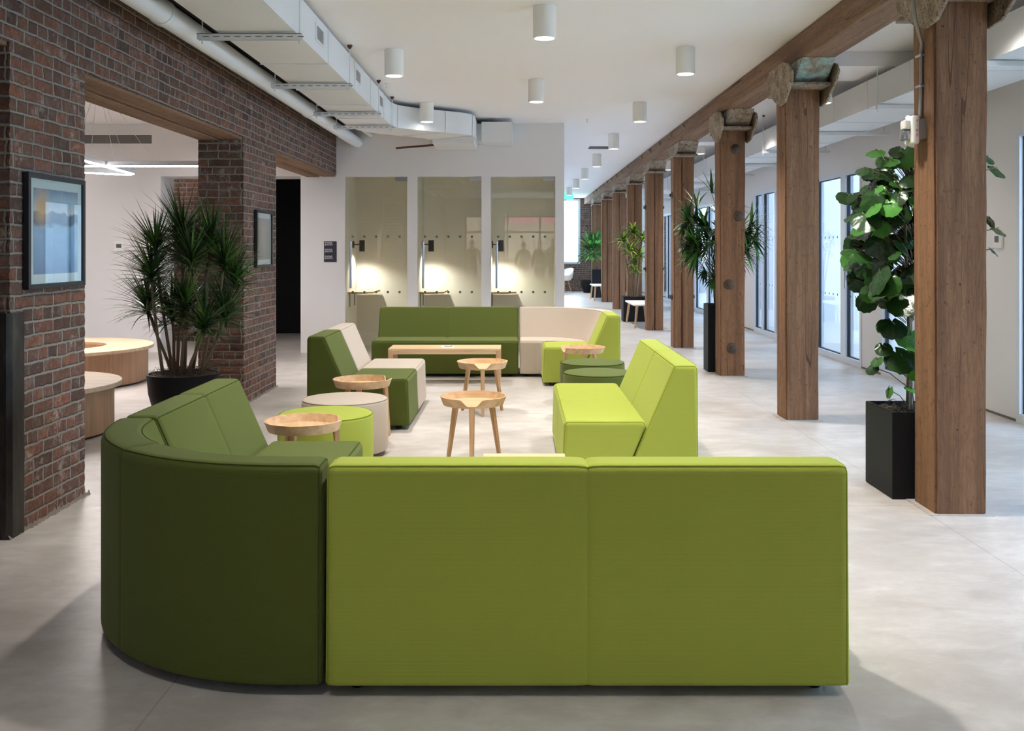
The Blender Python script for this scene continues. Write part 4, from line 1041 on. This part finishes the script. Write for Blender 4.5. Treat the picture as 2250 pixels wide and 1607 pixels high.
def moss_square(x0, x1, y0, y1, z, h=0.03, n=14):
    bm = B(); g = [[bm.verts.new((x0+(x1-x0)*i/n, y0+(y1-y0)*j/n, z+(0 if i in (0, n) or j in (0, n) else h*random.random()))) for j in range(n+1)] for i in range(n+1)]
    for i in range(n):
        for j in range(n): bm.faces.new((g[i][j], g[i+1][j], g[i+1][j+1], g[i][j+1]))
    for _ in range(120):
        a = Vector((rnd(x0, x1), rnd(y0, y1), z+h*0.5)); pts = [a+Vector((rnd(-.03, .03), rnd(-.03, .03), rnd(0, .035))) for _ in range(3)]
        tube(bm, [a]+pts, 0.0013, 3, caps=False)
    return bm
def box_planter(name, label, x0, x1, y0, y1, z):
    t = thing(name, label, 'potted plant', ((x0+x1)/2, (y0+y1)/2, 0)); hx, hy = (x1-x0)/2, (y1-y0)/2; w = 0.018; m = B()
    v = []
    for (a, b, h) in ((hx, hy, 0), (hx, hy, z), (hx-w, hy-w, z), (hx-w, hy-w, z-0.06)):
        v.append([m.verts.new(p) for p in ((-a, -b, h), (a, -b, h), (a, b, h), (-a, b, h))])
    for i in range(3):
        for k in range(4): m.faces.new((v[i][k], v[i][(k+1) % 4], v[i+1][(k+1) % 4], v[i+1][k]))
    m.faces.new(v[0][::-1]); m.faces.new(v[3]); bmesh.ops.recalc_face_normals(m, faces=m.faces[:])
    bmesh.ops.bevel(m, geom=[e for e in m.edges if e.verts[0].co.z > -1], offset=0.003, segments=2, affect='EDGES')
    obj('planter', m, M['black_matte'], t); obj('moss', moss_square(-hx+w, hx-w, -hy+w, hy-w, z-0.035), M['soil'], t)
    return t

# spiky dracaena in a black bowl in front of the far brick pier
P = thing('potted_dracaena', 'tall spiky dracaena with many canes in a round black bowl planter by the brick piers', 'potted plant', (-2.87, 8.22, 0))
m = B(); lathe(m, [(0.16, 0), (0.20, 0.01), (0.255, 0.10), (0.288, 0.22), (0.300, 0.36), (0.302, 0.385), (0.285, 0.385), (0.28, 0.33)], 56); obj('bowl_planter', m, M['black_matte'], P, 40)
m = B(); n = 40; c = m.verts.new((0, 0, 0.375)); ring = []
rr = [[m.verts.new((r*math.cos(2*PI*k/n), r*math.sin(2*PI*k/n), 0.355+0.04*random.random())) for k in range(n)] for r in (0.27, 0.18, 0.09)]
for i in range(2):
    for k in range(n): m.faces.new((rr[i][k], rr[i][(k+1) % n], rr[i+1][(k+1) % n], rr[i+1][k]))
for k in range(n): m.faces.new((rr[2][k], rr[2][(k+1) % n], c))
for _ in range(260):
    a = sph(rnd(0, 2*PI), 0)*rnd(0.02, 0.26); a.z = 0.375; tube(m, [a]+[a+Vector((rnd(-.04, .04), rnd(-.04, .04), rnd(0, .06))) for _ in range(3)], 0.0015, 3, caps=False)
obj('moss', m, M['soil'], P)
# heads: x offset, y offset, height, leaf length
heads = [(-0.02, 0.02, 1.52, 0.50), (0.22, 0.05, 1.46, 0.46), (-0.22, -0.05, 1.40, 0.46), (0.36, -0.05, 1.28, 0.44), (-0.08, 0.18, 1.34, 0.44), (0.12, -0.16, 1.30, 0.44),
         (-0.32, 0.02, 0.90, 0.46), (0.05, -0.12, 0.92, 0.46), (0.36, 0.0, 0.84, 0.42), (-0.12, 0.05, 0.82, 0.42), (0.24, -0.20, 0.76, 0.42), (-0.22, -0.16, 1.18, 0.42), (0.40, 0.14, 1.12, 0.40)]
fol = B()
for i, (hx, hy, hz, L) in enumerate(heads):
    a = rnd(0, 2*PI); b0 = Vector((hx*0.45+0.05*math.cos(a), hy*0.5+0.05*math.sin(a), 0.36)); top = Vector((hx, hy, hz))
    m = B(); tube(m, [b0, b0.lerp(top, 0.35)+Vector((rnd(-.012, .012), rnd(-.012, .012), 0)), b0.lerp(top, 0.75)+Vector((rnd(-.015, .015), rnd(-.015, .015), 0)), top+Vector((0, 0, 0.06))], [0.016, 0.013, 0.012, 0.010], 9); obj('cane', m, M['cane'], P, 50)
    for k in range(120):
        f = k/120; el = rnd(-0.25, 0.5)+f*1.0; az = k*2.39996+rnd(-.2, .2)
        strap(fol, top+Vector((0, 0, 0.10*f-0.02)), sph(az, el), L*rnd(0.72, 1.08)*(0.8+0.2*f), 0.0195, rnd(0.5, 1.1)*(1.2-f), 6)
obj('foliage', fol, M['leaf_dr'], P, 80)

# round leaved aralia behind the nearest timber column
P = box_planter('potted_aralia', 'leafy round leaved plant in a black square planter beside the nearest timber column', 2.172, 2.60, 5.535, 5.965, 0.505)
def round_leaf(bm, c, nrm, tipd, R):
    nrm = Vector(nrm).normalized(); t = Vector(tipd); t = (t-nrm*t.dot(nrm)).normalized(); s = nrm.cross(t); n = 22
    ctr = bm.verts.new(c-t*R*0.55); mid = []; rim = []
    for k in range(n+1):
        a = -PI+0.22+(2*PI-0.44)*k/n; w = 1+0.045*math.cos(a*11)+0.02*random.random()
        q = c+(t*math.cos(a)+s*math.sin(a)*1.05)*R*w
        rim.append(bm.verts.new(q-nrm*R*(0.14+0.05*math.cos(a*5+R*90))))
        mid.append(bm.verts.new((c-t*R*0.55).lerp(q, 0.55)+nrm*R*(0.04 if k % 4 < 2 else 0.0)))
    for k in range(n):
        bm.faces.new((ctr, mid[k], mid[k+1])); bm.faces.new((mid[k], rim[k], rim[k+1], mid[k+1]))
random.seed(21)
fol = B(); stems = B(); ox, oy = 2.386, 5.75
trunks = [((-0.05, -0.03), (-0.06, -0.05), 1.55, 0.013), ((0.0, 0.05), (-0.01, 0.08), 1.75, 0.013), ((0.07, -0.05), (0.14, -0.02), 1.6, 0.011)]
for (b0, b1, zt, r) in trunks:
    m = B(); tube(m, [(b0[0], b0[1], 0.45), ((b0[0]+b1[0])/2+0.01, (b0[1]+b1[1])/2, 0.45+zt*0.3), (b1[0]-0.01, b1[1], 0.45+zt*0.65), (b1[0]*1.3, b1[1], 0.3+zt)], [r, r*0.85, r*0.7, r*0.4], 9); obj('trunk', m, M['cane'], P, 50)
cnt = 0
def aleaf(x, y, z, R, tz=None):
    """leaf at a point local to the pot, on a thin stalk from the nearest trunk"""
    c = Vector((x, y, z)); out = Vector((x, y-0.25, 0.0)); out = out.normalized() if out.length > 0.02 else Vector((0, -1, 0))
    nrm = Vector((out.x*0.7+rnd(-.7, .7), -0.45+rnd(-.6, .5), 0.6+rnd(-.5, .5))); tip = Vector((out.x*0.5+rnd(-.4, .4), rnd(-.4, .1), -0.8))
    round_leaf(fol, c, nrm, tip, R)
    a = Vector((x*0.15, y*0.2, min(z-0.02, 1.95)-0.10)); tube(stems, [a, a.lerp(c, 0.5)+Vector((0, 0, 0.03)), c+Vector((0, 0, R*0.4))], 0.0028, 5, caps=False)
while cnt < 330:
    z = rnd(1.12, 2.02); hw = 0.27 if 1.2 < z < 1.8 else 0.17
    x = rnd(-hw-0.06, hw+0.06); y = rnd(-0.20, 0.32)
    if z > 1.85 and x < -0.28+ (z-1.85): continue
    # clear of the timber column that stands in front
    if x > -0.16 and y < -0.12: y = rnd(-0.10, 0.3)
    aleaf(x, y, z, rnd(0.032, 0.070)); cnt += 1
for (x, y, z, R) in ((-0.33, -0.12, 1.62, 0.085), (-0.36, -0.05, 1.42, 0.09), (-0.28, -0.15, 1.27, 0.1), (-0.30, -0.12, 1.73, 0.07), (-0.12, -0.17, 1.15, 0.11), (-0.18, -0.12, 0.99, 0.085), (-0.08, -0.14, 0.93, 0.10), (-0.13, -0.12, 0.80, 0.09), (-0.26, -0.08, 1.80, 0.05),
        (-0.32, -0.05, 1.92, 0.05), (-0.24, -0.02, 2.03, 0.055), (-0.10, 0.0, 2.04, 0.05), (-0.16, -0.05, 1.97, 0.05), (-0.22, -0.1, 0.86, 0.05), (-0.27, -0.12, 0.79, 0.04), (-0.29, -0.10, 0.74, 0.04), (-0.04, -0.12, 0.72, 0.05), (-0.20, -0.12, 0.61, 0.04), (-0.08, -0.15, 0.63, 0.04), (-0.02, -0.12, 0.82, 0.07),
        (0.50, 0.0, 1.92, 0.06), (0.47, 0.05, 2.0, 0.05), (0.46, 0.0, 1.62, 0.045), (0.50, -0.02, 1.56, 0.05), (0.48, 0.0, 1.44, 0.04), (0.38, 0.1, 1.7, 0.07), (0.36, 0.1, 1.5, 0.07), (-0.05, -0.13, 1.32, 0.09)):
    aleaf(x, y, z, R)
obj('foliage', fol, M['leaf_ar'], P, 50); obj('leaf_stalks', stems, M['cane'], P, 60)

# fan palm behind the third column
random.seed(5)
P = box_planter('potted_palm', 'fan palm in a tall narrow black planter behind the bolted timber column', 2.25, 2.62, 11.28, 11.56, 0.80)
fol = B(); 
fans = [(-0.12, -0.02, 2.12, 0.0, 0.9), (-0.38, -0.03, 1.78, 3.0, 0.3), (-0.28, 0.05, 1.95, 2.6, 0.6), (-0.34, -0.05, 1.62, 3.3, 0.0), (-0.22, 0.0, 1.70, 3.6, 0.2), (-0.25, 0.1, 1.48, 2.8, -0.2), (-0.12, -0.1, 1.55, 4.4, 0.1), (0.0, 0.1, 1.85, 1.5, 0.5),
        (0.36, 0.0, 1.75, 0.2, 0.4), (0.38, -0.02, 1.55, -0.3, 0.0), (0.30, 0.05, 1.42, 0.3, -0.2), (0.35, 0.08, 1.62, 0.6, 0.1), (0.10, -0.05, 1.95, 5.2, 0.5), (-0.30, -0.03, 1.35, 3.4, -0.3), (-0.15, 0.05, 1.40, 2.4, 0.0), (-0.05, -0.05, 1.70, 4.0, 0.3), (-0.2, -0.05, 1.2, 3.3, -0.3), (-0.1, -0.05, 1.10, 3.6, -0.2), (0.25, 0.1, 1.3, 0.2, 0)]
fans += [(rnd(-0.40, -0.05), rnd(-0.1, 0.12), rnd(1.35, 1.85), rnd(2.4, 3.9), rnd(-0.3, 0.5)) for _ in range(16)]+[(rnd(0.2, 0.42), rnd(0.0, 0.12), rnd(1.35, 1.75), rnd(-0.5, 0.8), rnd(-0.4, 0.4)) for _ in range(7)]
for i, (x, y, z, az, el) in enumerate(fans):
    c = Vector((x, y, z)); d = sph(az, el); s = d.cross(Vector((rnd(-.4, .4), -1, rnd(-.5, .5)))).normalized(); up = s.cross(d)
    nl = 10; L = 0.30 if z > 1.3 else 0.19
    for k in range(nl):
        a = (k/(nl-1)-0.5)*2.5; dd = d*math.cos(a)+s*math.sin(a)+up*0.15
        strap(fol, c, dd, L*rnd(0.85, 1.1), 0.046, rnd(0.3, 0.9), 6, 0.12)
    m = B(); base = Vector((rnd(-.08, .02), rnd(-.05, .05), 0.77)); top = Vector((base.x*0.6+x*0.25, y*0.3, z-0.30))
    tube(m, [base, base.lerp(top, 0.5), top, c], [0.010, 0.008, 0.005, 0.003], 7, caps=False); obj('stalk', m, M['leaf_dr'] if i % 2 else M['cane'], P, 60)
obj('foliage', fol, M['leaf_rh'], P, 80)

# striped corn plant and the distant bushy plant
P = box_planter('potted_corn_plant', 'striped leafed plant in a low black planter between the fifth and sixth columns', 2.12, 2.60, 19.1, 19.52, 0.50)
fol = B()
for (x, y, z, n, L) in ((-0.02, 0, 1.72, 46, 0.36), (-0.22, 0, 1.55, 40, 0.34), (0.16, 0.02, 1.60, 40, 0.34), (-0.1, -0.05, 1.35, 34, 0.30), (0.12, -0.05, 1.28, 34, 0.30), (0.0, -0.08, 0.98, 26, 0.26), (0.02, 0.05, 1.15, 26, 0.26)):
    m = B(); tube(m, [(x*0.3, y*0.3, 0.46), (x*0.6, y*0.6, 0.46+(z-0.4)*0.5), (x, y, z+0.05)], [0.016, 0.014, 0.012], 8); obj('cane', m, M['cane'], P, 60)
    for k in range(n): strap(fol, (x, y, z+0.1*k/n), sph(k*2.4, rnd(-0.1, 0.4)+0.9*k/n), L*rnd(0.8, 1.1), 0.045, rnd(1.0, 1.8), 6, 0.15)
obj('foliage', fol, M['leaf_ll'], P, 80)
P = box_planter('potted_bush', 'bushy bright green plant in a tall dark planter near the far window', 2.23, 2.60, 28.6, 28.95, 0.84)
fol = B()
for _ in range(420):
    d = sph(rnd(0, 2*PI), rnd(-0.5, 1.3)); r = rnd(0.1, 0.5); strap(fol, Vector((-0.12, 0, 1.35))+Vector((d.x*r, d.y*r*0.8, d.z*r*1.05)), d+Vector((0, 0, 0.2)), 0.26, 0.07, 0.9, 4, 0.1)
m = B()
for k in range(6): tube(m, [(rnd(-.08, .08), rnd(-.08, .08), 0.8), (rnd(-.2, .1), rnd(-.15, .15), 1.45)], 0.012, 6)
obj('stems', m, M['cane'], P); obj('foliage', fol, M['leaf_fr'], P, 80)
# ------------------------------------------------------------------ visitors by the street windows, mirrored in the booth glass
def skinned(name, verts, edges, radii, mat, parent, root=0, lv=2):
    me = bpy.data.meshes.new(name); me.from_pydata(verts, edges, []); me.materials.append(mat)
    o = bpy.data.objects.new(name, me); link(o, parent); o.modifiers.new('skin', 'SKIN')
    if not me.skin_vertices: 
        bm_ = bmesh.new(); bm_.from_mesh(me); bm_.verts.layers.skin.verify(); bm_.to_mesh(me); bm_.free()
    for i, r in enumerate(radii):
        sv = me.skin_vertices[0].data[i]; rr = r if isinstance(r, tuple) else (r, r); sv.radius = rr; sv.use_root = (i == root)
    s = o.modifiers.new('sub', 'SUBSURF'); s.levels = lv; s.render_levels = lv
    o.modifiers['skin'].use_smooth_shade = True
    return o
SKIN = plain('light_skin', srgb(196, 150, 124), 0.5, var=0.05)
def person(label, x, y, rz, h, top, legs, hair, arm_l, arm_r):
    t = thing('person', label, 'person', (x, y, 0), rz, 'visitors by the street windows'); k = h/1.75
    def S(p): return tuple(c*k for c in p)
    hipz, shz = 0.92, 1.43
    V = [(0,0,.96),(0,0,1.12),(0,.01,1.30),(0,.01,1.43),(0,0,1.52),(0,-.015,1.60),(0,-.02,1.70)]
    R = [(.15,.11),(.13,.10),(.16,.11),(.10,.08),(.052,.055),(.075,.09),(.06,.075)]
    E = [(0,1),(1,2),(2,3),(3,4),(4,5),(5,6)]
    for s, (elb, wr) in ((-1, arm_l), (1, arm_r)):
        b = len(V); V += [(s*.17,.01,1.41),(s*elb[0],elb[1],elb[2]),(s*wr[0],wr[1],wr[2]),(s*wr[0],wr[1]-.03,wr[2]-.07)]
        R += [.055,.042,.028,(.036,.02)]; E += [(3,b),(b,b+1),(b+1,b+2),(b+2,b+3)]
        hnd = b+3
        for q in range(4):
            c = len(V); V += [(s*wr[0]+s*(q-1.5)*.019, wr[1]-.05, wr[2]-.12),(s*wr[0]+s*(q-1.5)*.020, wr[1]-.065, wr[2]-.16+.01*abs(q-1.5))]; R += [.009,.008]; E += [(hnd,c),(c,c+1)]
        c = len(V); V += [(s*(wr[0]-.045), wr[1]-.05, wr[2]-.085)]; R += [.010]; E += [(hnd,c)]
    for s in (-1, 1):
        b = len(V); V += [(s*.09,0,.88),(s*.10,-.01,.50),(s*.105,.02,.09),(s*.11,-.13,.035)]; R += [.085,.058,.042,(.04,.03)]; E += [(0,b),(b,b+1),(b+1,b+2),(b+2,b+3)]
    skinned('body', [S(v) for v in V], E, [tuple(q*k for q in (r if isinstance(r, tuple) else (r, r))) for r in R], SKIN, t)
    # jacket
    V2 = [(0,0,.90),(0,0,1.12),(0,.01,1.30),(0,.01,1.45)]; R2 = [(.185,.13),(.16,.125),(.185,.13),(.10,.085)]; E2 = [(0,1),(1,2),(2,3)]
    for s, (elb, wr) in ((-1, arm_l), (1, arm_r)):
        b = len(V2); V2 += [(s*.18,.01,1.41),(s*elb[0],elb[1],elb[2]),(s*wr[0],wr[1],wr[2]+.02)]; R2 += [.072,.058,.044]; E2 += [(3,b),(b,b+1),(b+1,b+2)]
    skinned('jacket', [S(v) for v in V2], E2, [tuple(q*k for q in (r if isinstance(r, tuple) else (r, r))) for r in R2], top, t)
    V3 = [(0,0,.97),(-.09,0,.86),(-.10,-.01,.50),(-.105,.02,.08),(.09,0,.86),(.10,-.01,.50),(.105,.02,.08)]; R3 = [(.165,.12),.10,.075,.06,.10,.075,.06]
    skinned('trousers', [S(v) for v in V3], [(0,1),(1,2),(2,3),(0,4),(4,5),(5,6)], [tuple(q*k for q in (r if isinstance(r, tuple) else (r, r))) for r in R3], legs, t)
    for s in (-1, 1): skinned('shoe', [S(v) for v in ((s*.105,.03,.045),(s*.11,-.06,.045),(s*.112,-.16,.035))], [(0,1),(1,2)], [.048*k,.048*k,.04*k], M['black'], t)
    m = B(); bmesh.ops.create_uvsphere(m, u_segments=20, v_segments=14, radius=1.0)
    for v in m.verts: v.co = Vector((v.co.x*.088*k, (v.co.y*.105+.015)*k, (v.co.z*.105+1.675)*k))
    bmesh.ops.delete(m, geom=[v for v in m.verts if v.co.y < -0.045*k and v.co.z < 1.72*k], context='VERTS'); obj('hair', m, hair, t, 80)
    m = B(); lathe(m, [(0.002, -.03), (.014, -.004), (.010, .02), (.004, .035)], 8, (0, -.108*k, 1.63*k)); obj('nose', m, SKIN, t, 60)
    for s in (-1, 1):
        m = B(); bmesh.ops.create_uvsphere(m, u_segments=10, v_segments=8, radius=.011*k, matrix=Matrix.Translation((s*.032*k, -.098*k, 1.655*k))); obj('eye', m, M['black'], t, 80)
    obj('mouth', bx(-.022*k, .022*k, -.104*k, -.098*k, 1.592*k, 1.598*k), M['red'], t)
DK = plain('dark_wool', srgb(34, 34, 40), 0.9); GRY = plain('grey_cloth', srgb(58, 58, 64), 0.9); HAIR = plain('brown_hair', srgb(52, 38, 30), 0.7)
down = ((.25, .03, 1.15), (.27, -.03, .90)); bent = ((.25, .04, 1.14), (.13, -.24, 1.10))
person('person in a dark coat standing alone by the left street window, one arm bent', -1.52, -5.3, PI, 1.74, DK, GRY, HAIR, down, bent)
person('person in a grey jacket in the middle of the group by the street window', 0.20, -5.5, PI-0.3, 1.68, GRY, DK, HAIR, bent, down)
person('person in dark clothes at the inner side of the group by the street window', 0.75, -5.2, PI+0.5, 1.72, DK, DK, HAIR, down, down)
person('tall person in a dark jacket at the outer side of the window group', 1.22, -5.5, PI+0.2, 1.80, DK, GRY, HAIR, down, bent)
